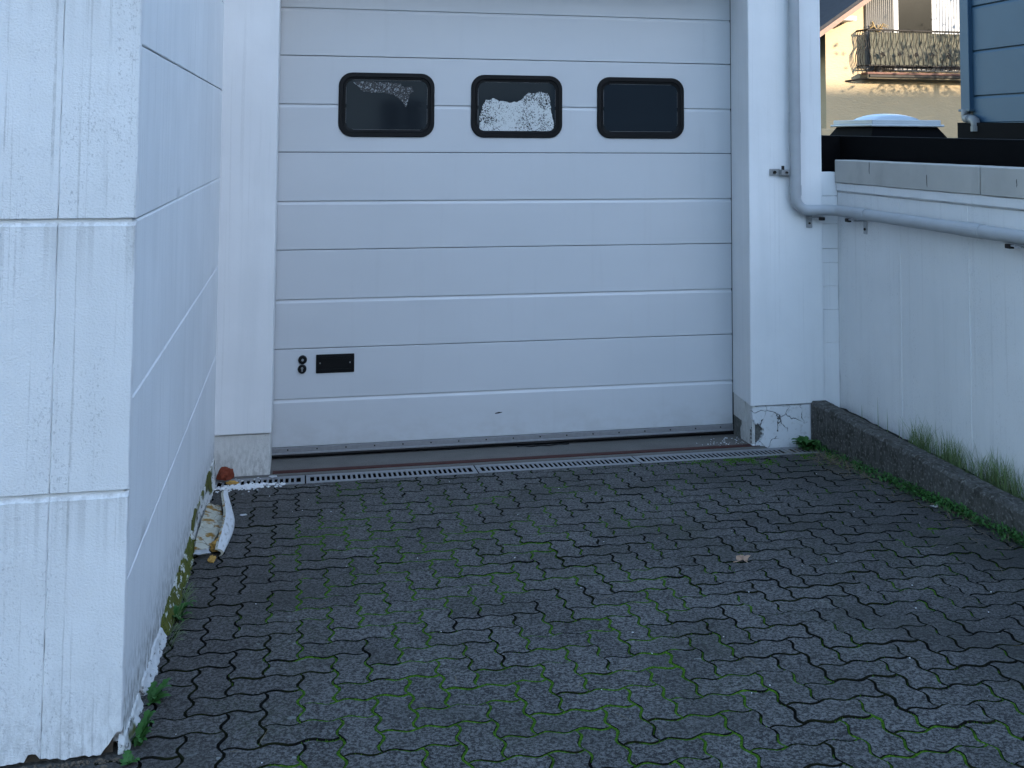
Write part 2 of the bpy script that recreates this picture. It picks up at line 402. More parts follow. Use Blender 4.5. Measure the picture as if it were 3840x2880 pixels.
def clip(poly, axis, lim, keep_less):
    out = []
    for i in range(len(poly)):
        a, b = poly[i-1], poly[i]
        ia, ib = ((a[axis] <= lim) == keep_less), ((b[axis] <= lim) == keep_less)
        if ia != ib:
            t = (lim-a[axis])/(b[axis]-a[axis]); out.append((a[0]+t*(b[0]-a[0]), a[1]+t*(b[1]-a[1])))
        if ib: out.append(b)
    return out
GAP = 0.0027
def paver_mesh(bm, poly, tf):
    o1, o2 = poly, inset(poly, 0.0023)
    rings = [[bm.verts.new(tf(x, y, z)) for x, y in o] for o, z in ((o1, -0.03), (o1, -0.0045), (o2, 0.0))]
    n = len(poly)
    for m_, (a, b) in enumerate(zip(rings, rings[1:])):
        for i in range(n): bm.faces.new((a[i], a[(i+1) % n], b[(i+1) % n], b[i])).material_index = 1  # soil colour on sides and chamfers also paints the shade of deep joints
    bm.faces.new(rings[-1])
SL = math.atan(0.073)
cP, sP = cos(PROT), sin(PROT)
def node(i, j): return (OX + cP*i*U + sP*j*U, OY + sP*i*U - cP*j*U)
shared = {}
for kind, (a, b) in {'H': (2, 1), 'V': (1, 2)}.items():
    bm = bmnew(); paver_mesh(bm, inset(paver_outline(a, b), GAP), lambda x, y, z: Vector((x, y, z)))
    bmesh.ops.recalc_face_normals(bm, faces=bm.faces)
    me = bpy.data.meshes.new('paver'); bm.to_mesh(me); bm.free(); me.materials.append(MT['paver']); me.materials.append(MT['joint_soil_shade']); shared[kind] = me
stones = []
for i in range(-8, 34):
    for j in range(-26, 20):
        m = (i+j) % 4
        if m not in (0, 2): continue
        a, b = (2, 1) if m == 0 else (1, 2)
        x, y = node(i, j); cx, cy_ = node(i+a/2, j+b/2)
        if cx < X0-0.10 or cx > X1+0.10 or cy_ < Y0 or cy_ > Y1+0.10: continue
        stones.append((i, j, a, b, x, y, cx, cy_))
def in_view(cx, cy_):
    P = Vector((cx, cy_, G(cy_)-ZC)); d = P.dot(F_)
    u, v = 1916+3846.5*P.dot(R_)/d, 286.5+3846.5*P.dot(D_)/d
    return -40 < u < 3880 and v < 2960, d
stones.sort(key=lambda s: (not in_view(s[6], s[7])[0], in_view(s[6], s[7])[1]))
restbm = bmnew(); count = 0
rs = random.Random(3)
for (i, j, a, b, x, y, cx, cy_) in stones:
    dz = rs.uniform(-0.0014, 0.0014)+0.006*fbm(cx*1.3, cy_*1.3, 3.3); tx, ty = rs.uniform(-0.008, 0.008), rs.uniform(-0.009, 0.009)
    hc = Vector((a*U/2, -b*U/2, 0))
    M = Matrix.Translation((cx, cy_, G(cy_)+dz)) @ Matrix.Rotation(-SL+tx, 4, 'X') @ Matrix.Rotation(ty, 4, 'Y') @ Matrix.Rotation(PROT+rs.uniform(-.006, .006), 4, 'Z') @ Matrix.Translation(-hc)
    full = inset(paver_outline(a, b), GAP)
    wpts = [M @ Vector((px_, py_, 0)) for px_, py_ in full]
    cut = max(p.y for p in wpts) > Y1 or max(p.x for p in wpts) > X1 or min(p.x for p in wpts) < X0-0.06
    part = count < 300 and in_view(cx, cy_)[0]
    if not cut and part:
        o = bpy.data.objects.new('paver', shared['H' if a == 2 else 'V']); COL.objects.link(o); o.parent = paving; o.matrix_local = M; count += 1; continue
    poly = full
    if cut:
        wp = [(p.x, p.y) for p in wpts]
        wp = clip(wp, 1, Y1-0.003, True); wp = clip(wp, 0, X1-0.003, True) if wp else wp; wp = clip(wp, 0, X0-0.06, False) if wp else wp
        if len(wp) < 4: continue
        tf = lambda X, Y, z, dz=dz: Vector((X, Y, G(Y)+dz+z))
        if part and len(wp) > 10:
            bm = bmnew(); paver_mesh(bm, wp, tf); obj('paver', bm, ['paver', 'joint_soil_shade'], paving); count += 1
        else: paver_mesh(restbm, wp, tf)
    else: paver_mesh(restbm, poly, lambda X, Y, z, M=M: M @ Vector((X, Y, z)))
ro = obj('far_pavers', restbm, ['paver', 'joint_soil_shade'], paving); ro['kind'] = 'stuff'

# ---- moss in the joints
mossbm = bmnew(); rm = random.Random(5)
def tuft(bm, p, r, h):
    n = 5; a0 = rm.uniform(0, 6.28)
    ring = [bm.verts.new((p[0]+r*cos(a0+2*pi*k/n)*rm.uniform(.7, 1.25), p[1]+r*sin(a0+2*pi*k/n)*rm.uniform(.7, 1.25), p[2])) for k in range(n)]
    t = bm.verts.new((p[0]+rm.uniform(-.3, .3)*r, p[1]+rm.uniform(-.3, .3)*r, p[2]+h))
    for k in range(n): bm.faces.new((ring[k], ring[(k+1) % n], t))
def moss_amount(x, y):
    base = 0.50 + 0.75*fbm(x*1.1+3, y*1.3, 1.7) + 0.85*fbm(x*4, y*4, 9.2) + 0.35*fbm(x*13, y*13, 2.2) + 0.70*math.exp(-((x-0.28-0.10*(4-y))/0.50)**2)
    left = min(1, max(0, (x-(-0.30)-0.30*max(0, (y-4.2))/1.6)/0.30))       # bare strip along the left wall
    right = 1.0 - 0.40*min(1, max(0, (x-1.4)/1.2))
    far = 1.0 - 0.35*min(1, max(0, (y-5.0)/0.9))
    return base*left*right*far
def ribbon(x, y, kind, cnt):
    prev = None; m_ = 12
    for s in range(cnt*m_+1):
        t = s/m_; lx, ly = (t*U, wave(t)) if kind == 'f' else (wave(t), -t*U)
        wx, wy = x + cP*lx - sP*ly, y + sP*lx + cP*ly
        am = moss_amount(wx, wy)*(1.0 if kind == 'l' else 0.80)
        if am < 0.36 or wx < X0+.01 or wx > X1-.01 or wy > Y1-.01: prev = None; continue
        k_ = min(1.0, (am-0.30)/0.45); wd = (0.0024+0.0036*k_)*(1+.6*fbm(wx*60, wy*60, 2))*(1.45 if kind == 'l' else 1.0); zt = G(wy)-0.0064+0.0074*k_+0.0016*fbm(wx*90, wy*90, 5)+0.006*fbm(wx*1.3, wy*1.3, 3.3)
        nx_, ny_ = (0, 1) if kind == 'f' else (1, 0)
        cur = [mossbm.verts.new((wx+nx_*q*wd, wy+ny_*q*wd, zt-(0.0050 if q else 0)-(0.0004 if abs(q) == .55 else 0)*0)) for q in (-1, 0, 1)]
        if prev:
            for q in (0, 1): mossbm.faces.new((prev[q], prev[q+1], cur[q+1], cur[q]))
        prev = cur
for (i, j, a, b, x, y, cx, cy_) in stones:
    if not in_view(cx, cy_)[0]: continue
    ribbon(x, y, 'f', a); ribbon(x, y, 'l', b)
    # far edge and left edge of each stone cover every joint once
    for kind, cnt in (('f', a), ('l', b)):
        n = int(cnt*20)
        for s in range(n):
            t = (s+rm.random())/20
            lx, ly = (t*U, wave(t)) if kind == 'f' else (wave(t), -t*U)
            wx, wy = x + cP*lx - sP*ly, y + sP*lx + cP*ly
            if wx < X0+.01 or wx > X1-.01 or wy > Y1-.01: continue
            am = moss_amount(wx, wy) * (1.0 if kind == 'l' else 0.82)
            if am < 0.30 or rm.random() > 0.25 + am*0.9: continue
            k_ = min(1.25, 0.55+0.6*am)
            tuft(mossbm, (wx+rm.gauss(0, .0016), wy+rm.gauss(0, .0016), G(wy)-0.008+0.006*fbm(wx*1.3, wy*1.3, 3.3)), rm.uniform(.0022, .0050)*k_*(1.4 if kind == 'l' else 1.0), rm.uniform(.0065, .0105)*(0.72+0.28*k_))
stuff(obj('moss', mossbm, 'moss'), 'green moss filling the joints between the dark pavers', 'moss')

# ---- threshold between drain and door
YD0, YD1 = 5.897, 6.088
bm = bmnew()
pts = [(YD1+0.05, 0), (6.9, 0), (6.9, -0.1), (YD1+0.05, -0.1)]
extrude_poly(bm, [Vector((-0.46, y, G(y)-0.001+dz)) for y, dz in pts], (3.34, 0, 0))
threshold = struct(obj('threshold', bm, 'threshold_concrete'))
bm = bmnew(); extrude_poly(bm, [Vector((-0.46, y, G(y)+dz)) for y, dz in ((YD1+.004, .001), (6.137, .001), (6.137, -.05), (YD1+.004, -.05))], (3.34, 0, 0))
obj('concrete_lip', bm, 'threshold_concrete', threshold)
bm = bmnew(); extrude_poly(bm, [Vector((-0.14, y, G(y)+dz)) for y, dz in ((6.155, .003), (6.212, .003), (6.212, -.02), (6.155, -.02))], (3.0, 0, 0))
obj('steel_edge', bm, 'steel_red', threshold)

# ---- soil strip between kerb and wall, concrete apron in front of the left wall
bm = bmnew(); nx, ny = 5, 60; g = []
for a in range(nx):
    g.append([bm.verts.new((3.29+a*0.037, 1.5+4.75*b/ny, 0.212+0.018*fbm(a*.9, b*.7, 4))) for b in range(ny+1)])
for a in range(nx-1):
    for b in range(ny): bm.faces.new((g[a][b], g[a+1][b], g[a+1][b+1], g[a][b+1]))
struct(obj('soil_strip', bm, 'soil'))
bm = bmnew(); g = []
for a in range(22):
    x = -1.6+1.13*a/21
    g.append([bm.verts.new((x, yy, G(yy)-0.004+0.006*fbm(x*12, yy*12, 2))) for yy in [1.6+1.53*b/24 for b in range(25)]])
for a in range(21):
    for b in range(24): bm.faces.new((g[a][b], g[a+1][b], g[a+1][b+1], g[a][b+1]))
struct(obj('concrete_apron', bm, 'kerb_concrete'))

# ================================================================== LEFT WALL
XL, YC, YP = -0.464, 3.092, 6.13
lw = thing('rendered_wall', 'white rendered wall with scored joints running along the left of the yard', 'wall', (XL-0.5, YC+0.5, 0))
obj('core', B(-6, XL-0.026, YC+0.027, 9, -0.1, 7.0), 'core_masonry', lw)
obj('joint_backing', B(-5.9, XL-0.011, YC+0.0105, 8.9, 0.36, 6.9), 'render_side', lw)
fm = lambda u, v, d: Vector((u, YC-d, v))
zf = [0.205, 0.934, 1.690, 2.445, 3.2, 7.0]
def ragged(u):
    z_ = 0.227+0.005*fbm(u*22, 1.3, 5)+0.004*fbm(u*90, 2.3, 5)
    if u > -0.515: z_ += 0.055*min(1, (u+0.515)/0.04)
    if -0.705 < u < -0.676: z_ += 0.016
    if u < -0.74: z_ -= 0.006
    return z_
for r in range(5):
    for (u0, u1) in ((-1.45, -0.6722), (-0.6718, XL)):
        ch = (0.003, 0.003 if u1 > -.5 else 0.0025, 0.002, 0.015)
        obj('render_panel', slab(u0, u1, zf[r]+(0.003 if r else 0), zf[r+1]-0.003, fm, 0.026, ch, 0.010 if r == 0 else 0.02, 0.0010, 0.0016, r*3.1+u0, ragged if r == 0 else None), 'render_front', lw, True)
sm = lambda u, v, d: Vector((XL+d, u, v))
zs = [0.0, 0.685, 1.187, 1.689, 2.191, 2.693, 3.2, 7.0]
for r in range(7):
    lowf = (lambda u: G(u)+0.028+0.006*fbm(u*9, 4, 1)) if r == 0 else None
    obj('side_panel', slab(YC+0.030, YP+0.3, zs[r]+(0.002 if r else 0), zs[r+1]-0.002, sm, 0.026, (0.002, 0.002, 0.002, 0.006), 0.05, 0.0007, 0.0012, r*1.7+40, lowf), 'render_side', lw, True)
# broken plaster fillet along the foot of the side wall
def fillet(y0, y1, hgt, wid, mat, seed):
    bm = bmnew(); n = max(6, int((y1-y0)/0.012)); rings = []
    for s in range(n+1):
        y = y0+(y1-y0)*s/n; e = min(1, min(s, n-s)/1.5+0.6)
        h = max(.006, (hgt+0.016*fbm(y*6, seed, 1)+0.014*fbm(y*26, seed, 2)+.006*fbm(y*80, seed, 4))*e); ww = max(.004, (wid+0.010*fbm(y*7, seed, 5)+0.008*fbm(y*30, seed, 8)+.004*fbm(y*85, seed, 6))*e)
        z0 = G(y)-0.02
        rings.append([bm.verts.new((XL-0.01, y, z0)), bm.verts.new((XL-0.01, y, z0+0.02+h+.01)), bm.verts.new((XL+0.006, y, z0+0.02+h)), bm.verts.new((XL+ww*.55, y, z0+0.02+h*.55)), bm.verts.new((XL+ww, y, z0+0.02+h*.12)), bm.verts.new((XL+ww, y, z0))])
    for a, b in zip(rings, rings[1:]):
        for q in range(5): bm.faces.new((a[q], a[q+1], b[q+1], b[q]))
    bm.faces.new(rings[0]); bm.faces.new(rings[-1][::-1])
    return obj('base_fillet', bm, mat, lw)
fillet(3.10, 3.40, 0.035, 0.018, 'base_fillet', 1.0)
fillet(3.45, 3.91, 0.040, 0.024, 'flaking_paint', 2.0)
fillet(3.90, 4.92, 0.056, 0.030, 'fillet_moss', 3.0)
fillet(4.91, 6.11, 0.110, 0.020, 'base_fillet', 4.5)

# ---- garage building above and behind the door
gb = thing('garage_building', 'white garage building holding the wide sectional door', 'building', (1.4, 8, 0))
obj('upper_wall', B(XL, 3.302, 6.14, 6.6, 3.06, 4.6), 'render_smooth', gb)
obj('body', B(XL, 3.295, 6.70, 8.5, -0.1, 4.6), 'core_masonry', gb)
obj('roof', B(XL, 3.40, 6.0, 8.6, 4.601, 4.75), 'bitumen', gb)

# left pilaster
pl = thing('pilaster', 'flat white pilaster left of the garage door on a grey plinth', 'pilaster', (-0.3, 6.2, 0))
obj('shaft', slab(XL-0.01, -0.151, 0.231, 3.06, lambda u, v, d: Vector((u, 6.130-d, v)), 0.37, (0.002, 0.004, 0.004, 0.002), 0.06, 0.0007, 0.0006, 60), 'render_smooth', pl, True)
obj('plinth', slab(XL-0.01, -0.155, G(6.14)-0.03, 0.229, lambda u, v, d: Vector((u, 6.146-d, v)), 0.35, (0.002, 0.006, 0.002, 0.006), 0.02, 0.0016, 0.003, 61), 'render_plinth', pl, True)

# right pilaster
pr_ = thing('pilaster', 'broad white pilaster right of the garage door with broken cracked foot', 'pilaster', (3.05, 6.3, 0))
bm = prism(bmnew(), [(2.796, 6.150), (3.302, 6.150), (3.302, 6.66), (2.847, 6.66)], 0.246, 3.06)
bmesh.ops.bevel(bm, geom=[e for e in bm.edges if abs(e.verts[0].co.z-e.verts[1].co.z) > 1], offset=0.004, segments=2, affect='EDGES')
obj('shaft', bm, 'render_smooth', pr_)
bm = prism(bmnew(), [(2.822, 6.30), (2.8355, 6.30), (2.848, 6.505), (2.835, 6.505)], 0.10, 3.05); obj('door_casing', bm, 'render_plinth', pr_)
obj('plinth_core', B(2.835, 3.29, 6.185, 6.6, -0.06, 0.243), 'stone_rubble', pr_)
hole = [(2.808, 0.175), (2.818, 0.150), (2.835, 0.130), (2.862, 0.128), (2.880, 0.098), (2.884, 0.060), (2.862, 0.028), (2.84, 0.004), (2.80, -0.01), (2.79, 0.10)]
def inpoly(x, y, P):
    c = False
    for i in range(len(P)):
        (xa, ya), (xb, yb) = P[i-1], P[i]
        if (ya > y) != (yb > y) and x < (xb-xa)*(y-ya)/(yb-ya)+xa: c = not c
    return c
obj('plinth', slab(2.810, 3.296, -0.03, 0.236, lambda u, v, d: Vector((u, 6.158-d, v)), 0.03, (0.003, 0.003, 0.002, 0.008), 0.009, 0.0012, 0.0035, 63,
    skip=lambda u, v: inpoly(u+.006*fbm(u*60, v*60, 1), v+.006*fbm(u*60, v*60, 4), hole)), 'render_cracked', pr_, False)
obj('plinth_return', slab(6.160, 6.50, -0.05, 0.246, lambda u, v, d: Vector((2.812+(u-6.158)*0.10-d, u, v)), 0.02, (0.002, 0.002, 0.002, 0.004), 0.012, 0.0014, 0.003, 64,
    skip=lambda u, v: u < 6.175+0.01*fbm(v*40, 1, 1) and v < 0.16), 'render_plinth', pr_, False)
bm = bmnew(); rr_ = random.Random(9)
for s in range(26):
    u, v = rr_.uniform(2.812, 2.872), rr_.uniform(0.0, 0.14)
    if not inpoly(u, v, hole): continue
    r = bmesh.ops.create_icosphere(bm, subdivisions=1, radius=rr_.uniform(.006, .014))
    for x in r['verts']: x.co = x.co*rr_.uniform(.8, 1.2) + Vector((u, 6.188, v))
obj('rubble', bm, 'stone_rubble', pr_)
bm = bmnew(); pts = []
for s in range(24): z_ = 1.74+0.62*s/23; pts.append((3.303+0.008+0.004*fbm(z_*25, 0, 1), 6.24, z_))
tube(bm, pts, [0.010+0.003*fbm(p[2]*40, 3, 1) for p in pts], 6); obj('weathered_edge', bm, 'roof_timber', pr_)

# ================================================================== GARAGE DOOR
DY = 6.51; DX0, DX1 = -0.22, 2.829
gd = thing('garage_door', 'closed pale grey sectional garage door with three dark windows', 'garage door', (1.3, DY, 0))
zj = [0.035, 0.6248, 1.2266, 1.8284, 2.4302, 3.032]
def section(z0, z1, zm):
    """profile of one door section, y towards the room is positive"""
    P = [(0.045, z0+.002), (0.003, z0+.002), (0.0, z0+.005), (0.0, zm-.024), (0.009, zm-.004), (0.011, zm), (0.0, zm+.0015), (0.0, z1-.005), (0.003, z1-.002), (0.045, z1-.002)]
    return [Vector((DX0, DY+y, z)) for y, z in P]
for i in range(5):
    obj('door_section', extrude_poly(bmnew(), section(zj[i], zj[i+1], 0.324+0.6018*i), (DX1-DX0, 0, 0)), 'door_skin', gd)
obj('inner_leaf', B(DX0-.02, DX1+.03, DY+0.047, DY+0.06, -0.02, 3.05), 'dark_gap', gd)
def rrect(cx, cz, hw, hh, r, n=7):
    p = []
    for (sx, sz, a0) in ((1, 1, 0), (-1, 1, pi/2), (-1, -1, pi), (1, -1, 3*pi/2)):
        for k_ in range(n+1):
            a = a0+pi/2*k_/n; p.append((cx+sx*(hw-r)+r*cos(a), cz+sz*(hh-r)+r*sin(a)))
    return p
def window(cx, label=None):
    cz, hw, hh = 2.128, 0.302, 0.2025
    prof = [(0.0, 0.000, 0.086), (0.001, -0.008, 0.086), (0.006, -0.012, 0.082), (0.026, -0.012, 0.066), (0.032, -0.006, 0.060), (0.036, -0.006, 0.057), (0.046, 0.000, 0.050), (0.050, 0.010, 0.048)]
    bm = bmnew(); rings = []
    for (ins, y, r) in prof: rings.append([bm.verts.new((x, DY+y, z)) for x, z in rrect(cx, cz, hw-ins, hh-ins, r)])
    n = len(rings[0])
    for a, b in zip(rings, rings[1:]):
        for i in range(n): bm.faces.new((a[i], a[(i+1) % n], b[(i+1) % n], b[i]))
    f = obj('window', bm, 'black_rubber', gd, True)
    bm = bmnew(); extrude_poly(bm, [Vector((x, DY-0.001, z)) for x, z in rrect(cx, cz, hw-.047, hh-.047, .045)], (0, 0.004, 0))
    sub('pane', bm, 'glass_dark', f, gd)
    bm = bmnew(); a = [bm.verts.new((x, DY-0.0045, z)) for x, z in rrect(cx, cz, hw-.040, hh-.040, .048)]; b = [bm.verts.new((x, DY-0.0045, z)) for x, z in rrect(cx, cz, hw-.0445, hh-.0445, .045)]
    for i in range(len(a)): bm.faces.new((a[i], a[(i+1) % len(a)], b[(i+1) % len(a)], b[i]))
    for i in range(len(a)): pass
    sub('glazing_bead', bm, 'brushed_alu' if False else 'black_plastic', f, gd)
    return f
wins = [window(cx) for cx in (0.5135, 1.353, 2.193)]
wins[1]['label'] = 'window with a ragged patch of pale speckled film residue'
# film residue on the middle and left pane
R0 = [(1.105, 1.99), (1.115, 1.975), (1.14, 1.968), (1.56, 1.968), (1.590, 1.98), (1.600, 2.01), (1.590, 2.06), (1.580, 2.10), (1.572, 2.17), (1.562, 2.215), (1.53, 2.222), (1.50, 2.228), (1.47, 2.212), (1.43, 2.217), (1.40, 2.195), (1.375, 2.165), (1.345, 2.158), (1.30, 2.150), (1.265, 2.165), (1.235, 2.160), (1.20, 2.180), (1.175, 2.172), (1.150, 2.168), (1.135, 2.140), (1.118, 2.10), (1.108, 2.04)]
bm = bmnew(); pp = []
for i in range(len(R0)):
    a, b = R0[i-1], R0[i]
    for t in range(5):
        x, z = a[0]+(b[0]-a[0])*t/5, a[1]+(b[1]-a[1])*t/5; pp.append(Vector((x+.006*fbm(x*50, z*50, 1), DY-0.0024, z+.006*fbm(x*50, z*50, 8))))
extrude_poly(bm, pp, (0, 0.001, 0)); sub('film_residue', bm, 'film_residue', wins[1], gd)
R1 = [(0.30, 2.272), (0.36, 2.215), (0.42, 2.205), (0.50, 2.205), (0.56, 2.19), (0.60, 2.16), (0.635, 2.115), (0.645, 2.14), (0.655, 2.20), (0.68, 2.22), (0.67, 2.25), (0.62, 2.24), (0.60, 2.262), (0.52, 2.27), (0.42, 2.275)]
bm = bmnew(); pp = []
for i in range(len(R1)):
    a, b = R1[i-1], R1[i]
    for t in range(5):
        x, z = a[0]+(b[0]-a[0])*t/5, a[1]+(b[1]-a[1])*t/5; pp.append(Vector((x+.006*fbm(x*60, z*60, 2), DY-0.0024, z+.006*fbm(x*60, z*60, 6))))
extrude_poly(bm, pp, (0, 0.001, 0)); sub('film_remnant', bm, 'film_remnant', wins[0], gd)

# recessed handle, lock rosettes
h = obj('pull_handle', extrude_poly(bmnew(), [Vector((x, DY-0.004, z)) for x, z in rrect(0.2165, 0.5305, 0.1165, 0.0565, 0.004, 2)], (0, 0.006, 0)), 'black_plastic', gd)
bm = bmnew(); box(bm, 0.118, 0.315, DY-0.010, DY-0.0035, 0.566, 0.574, 0.002); box(bm, 0.118, 0.315, DY-0.010, DY-0.0035, 0.487, 0.497, 0.002)
box(bm, 0.128, 0.305, DY-0.0065, DY-0.0035, 0.500, 0.560, 0.001); sub('grip', bm, 'black_rubber', h, gd)
for (x, z) in ((0.125, 0.535), (0.307, 0.535)): sub('screw', tube(bmnew(), [(x, DY-.0115, z), (x, DY-.004, z)], 0.0045, 8), 'zinc', h, gd)
for (x, z, ov) in ((0.019, 0.559, False), (0.017, 0.503, True)):
    bm = bmnew(); tube(bm, [(x, DY-0.012, z), (x, DY-0.010, z), (x, DY+0.002, z)], [0.022, 0.0255, 0.0275], 24); l_ = obj('lock_rosette', bm, 'black_plastic', gd)
    bm = bmnew()
    if ov: box(bm, x-.0045, x+.0045, DY-0.0145, DY-0.011, z-.014, z+.008, 0.002); tube(bm, [(x, DY-.0145, z+.006), (x, DY-.011, z+.006)], .0075, 12)
    else: tube(bm, [(x, DY-.0145, z), (x, DY-.011, z)], .0075, 12)
    sub('key_cylinder', bm, 'zinc', l_, gd)
# bottom rail, screws, seal, torn slit
obj('bottom_rail', extrude_poly(bmnew(), [Vector((DX0, DY+y, z)) for y, z in ((-.004, .036), (-.007, .034), (-.007, .006), (-.012, .003), (-.012, -.004), (.04, -.004), (.04, .036))], (DX1-DX0, 0, 0)), 'brushed_alu', gd)
for i in range(17): obj('rail_screw', tube(bmnew(), [(-0.06+i*0.175, DY-.0105, .022), (-0.06+i*0.175, DY-.006, .022)], .0045, 8), 'iron', gd)
bm = bmnew(); pts = [(DX0+(DX1-DX0)*i/60, DY+0.004, -0.014+(0.0035*sin(i*.5)*(1 if 26 < i < 40 else .25))) for i in range(61)]
tube(bm, pts, 0.0115, 8); obj('rubber_seal', bm, 'black_rubber', gd, True)
bm = bmnew(); pts = [(1.36+0.34*i/20, 6.478-0.012*sin(pi*i/20), G(6.47)+0.006+0.002*sin(i*.9)) for i in range(21)]
tube(bm, pts, 0.0035, 6); obj('seal_strand', bm, 'black_rubber', gd, True)
bm = bmnew(); extrude_poly(bm, [Vector((1.245+x, DY-0.0012, 0.181+z)) for x, z in ((-.024, -.004), (-.020, .002), (0, .006), (.026, .005), (.018, .001), (0, -.003))], (0, 0.003, 0)); obj('torn_slit', bm, 'dark_gap', gd)
obj('side_gap', B(2.8295, 2.8465, DY-0.004, DY+0.05, -0.03, 3.05), 'dark_gap', gd)

# ================================================================== DRAIN
dr = thing('drainage_channel', 'narrow channel drain with slotted steel grates in front of the door', 'drain', (1.3, 6.0, 0))
bm = bmnew()
extrude_poly(bm, [Vector((-0.46, y, G(y)+dz)) for y, dz in ((YD0, -.002), (YD0+.012, -.002), (YD0+.012, -.07), (YD1-.012, -.07), (YD1-.012, -.002), (YD1, -.002), (YD1, -.09), (YD0, -.09))], (3.66, 0, 0))
obj('channel', bm, 'dark_gap', dr)
def grate(x0, x1):
    bm = bmnew(); ya, yb = YD0+0.014, YD1-0.014
    def bar(xa, xb, y0, y1, t=0.0):
        extrude_poly(bm, [Vector((xa, y0, G(y0)+t)), Vector((xa, y1, G(y1)+t)), Vector((xa, y1, G(y1)-.004)), Vector((xa, y0, G(y0)-.004))], (xb-xa, 0, 0))
    bar(x0, x1, YD0+.002, ya+.030); bar(x0, x1, yb-.034, YD1-.002)
    bar(x0, x0+.022, ya+.030, yb-.034, -.0005); bar(x1-.022, x1, ya+.030, yb-.034, -.0005)
    n = max(2, int((x1-x0-.044)/0.0285)); pit = (x1-x0-.044)/n
    for i in range(1, n): x = x0+.022+i*pit; bar(x-.0065, x+.0065, ya+.030, yb-.034, -.0008)
    obj('grate', bm, 'galvanised', dr)
for a, b in ((-0.455, 0.041), (0.049, 1.013), (1.021, 1.985), (1.993, 2.957), (2.965, 3.19)): grate(a, b)

# ================================================================== RIGHT SIDE
XW = 3.42
rw = thing('rendered_wall', 'low pale wall on the right topped with grey coping stones', 'wall', (XW, 4, 0))
obj('wall_face', slab(1.0, 6.176, 0.1, 1.588, lambda u, v, d: Vector((XW-d, u, v)), 0.13, (0.002, 0.001, 0.002, 0.006), 0.05, 0.0012, 0.001, 80), 'render_right', rw, True)
obj('ledge', slab(1.0, 6.16, 1.590, 1.646, lambda u, v, d: Vector((XW-0.014-d, u, v)), 0.14, (0.002, 0.002, 0.010, 0.003), 0.05, 0.0015, 0.003, 81), 'render_right', rw, True)
for (a, b) in ((0.6, 3.195), (3.2, 4.690), (4.700, 6.160)):
    obj('coping_stone', slab(a, b, 1.648, 1.795, lambda u, v, d: Vector((XW-0.022-d, u, v)), 0.15, (0.004, 0.004, 0.004, 0.005), 0.05, 0.0006, 0.0012, a), 'coping', rw)
for (y, z0, z1) in ((5.74, 1.715, 1.792), (5.15, 1.665, 1.735), (4.415, 1.70, 1.74)):
    bm = bmnew(); tube(bm, [(XW-.0225, y+.004*fbm(z0*9+t*2, y, 1), z0+(z1-z0)*t/6) for t in range(7)], [.0003, .0015, .002, .0018, .0022, .002, .0015], 5); obj('coping_crack', bm, 'dark_gap', rw)
zz = [0.1, 0.62, 0.83, 0.98, 1.13, 1.22, 1.38, 1.56, 1.715]
for i in range(8):
    obj('infill_block', slab(3.306, 3.4195, zz[i]+.001, zz[i+1]-.001, lambda u, v, d: Vector((u, 6.166-d, v)), 0.1, (0.003, 0.003, 0.0015, 0.0015), 0.03, 0.0012, 0.0015, i*2.2+90), 'render_smooth', rw)
for y in (5.46, 4.83):
    bm = bmnew(); pts = [(XW+0.004, y+.004*fbm(z*3, y, 1), z) for z in [0.2+1.38*s/30 for s in range(31)]]; tube(bm, pts, 0.0075, 8); obj('plaster_seam', bm, 'render_right', rw, True)
# kerb
kb = thing('concrete_kerb', 'low weathered concrete kerb with weeds at its foot along the right wall', 'kerb', (3.25, 4, 0))
for (a, b, s) in ((0.9, 2.95, 1), (2.956, 4.955, 2), (4.961, 6.135, 3)):
    bm = bmnew(); n = int((b-a)/0.03); rings = []
    for t in range(n+1):
        y = a+(b-a)*t/n; e = 0.006*fbm(y*9, s, 1); e2 = 0.005*fbm(y*30, s, 4); zt = 0.262+0.004*fbm(y*5, s, 7)
        rings.append([bm.verts.new(p) for p in ((3.200+e*.5, y, G(y)-.05), (3.199+e*.7+e2*.4, y, (G(y)+zt)/2), (3.200+e, y, zt-.016+e2), (3.212+e, y, zt+e2), (3.300+e2, y, zt+e2*.6), (3.312, y, zt-.012), (3.312, y, 0.1))])
    for p, q in zip(rings, rings[1:]):
        for k_ in range(6): bm.faces.new((p[k_], p[k_+1], q[k_+1], q[k_]))
    bm.faces.new(rings[0]); bm.faces.new(rings[-1][::-1]); obj('kerb_stone', bm, 'kerb_concrete', kb)

# rain pipe
pp_ = thing('rain_pipe', 'pale grey rain pipe coming down the pilaster and turning along the wall', 'pipe', (3.09, 6.1, 0))
PX_, PY_, PZ_, PXR, PR = 3.088, 6.096, 1.474, 3.356, 0.0345
def arc(c, a, b, r, n=9):   # quarter arc from direction a to b about c
    a, b = Vector(a), Vector(b); return [Vector(c)+(a*cos(pi/2*i/n)+b*sin(pi/2*i/n))*r for i in range(n+1)]
rb = 0.085
path = [(PX_, PY_, 3.06), (PX_, PY_, PZ_+rb+.02)]
path += arc((PX_+rb, PY_, PZ_+rb), (-1, 0, 0), (0, 0, -1), rb)
path += [(PX_+rb+.02, PY_, PZ_)]
path += arc((PXR-rb*1.1, PY_-rb*1.1, PZ_), (0, 1, 0), (1, 0, 0), rb*1.1)
path += [(PXR, PY_-rb-.06, PZ_-.001), (PXR, 4.5, PZ_-.006), (PXR, 1.2, PZ_-.012)]
obj('pipe_run', tube(bmnew(), path, PR, 20), 'pipe_paint', pp_, True)
def sleeve(a, b, r):
    obj('sleeve', tube(bmnew(), [a, b], r, 20), 'pipe_paint', pp_, False)
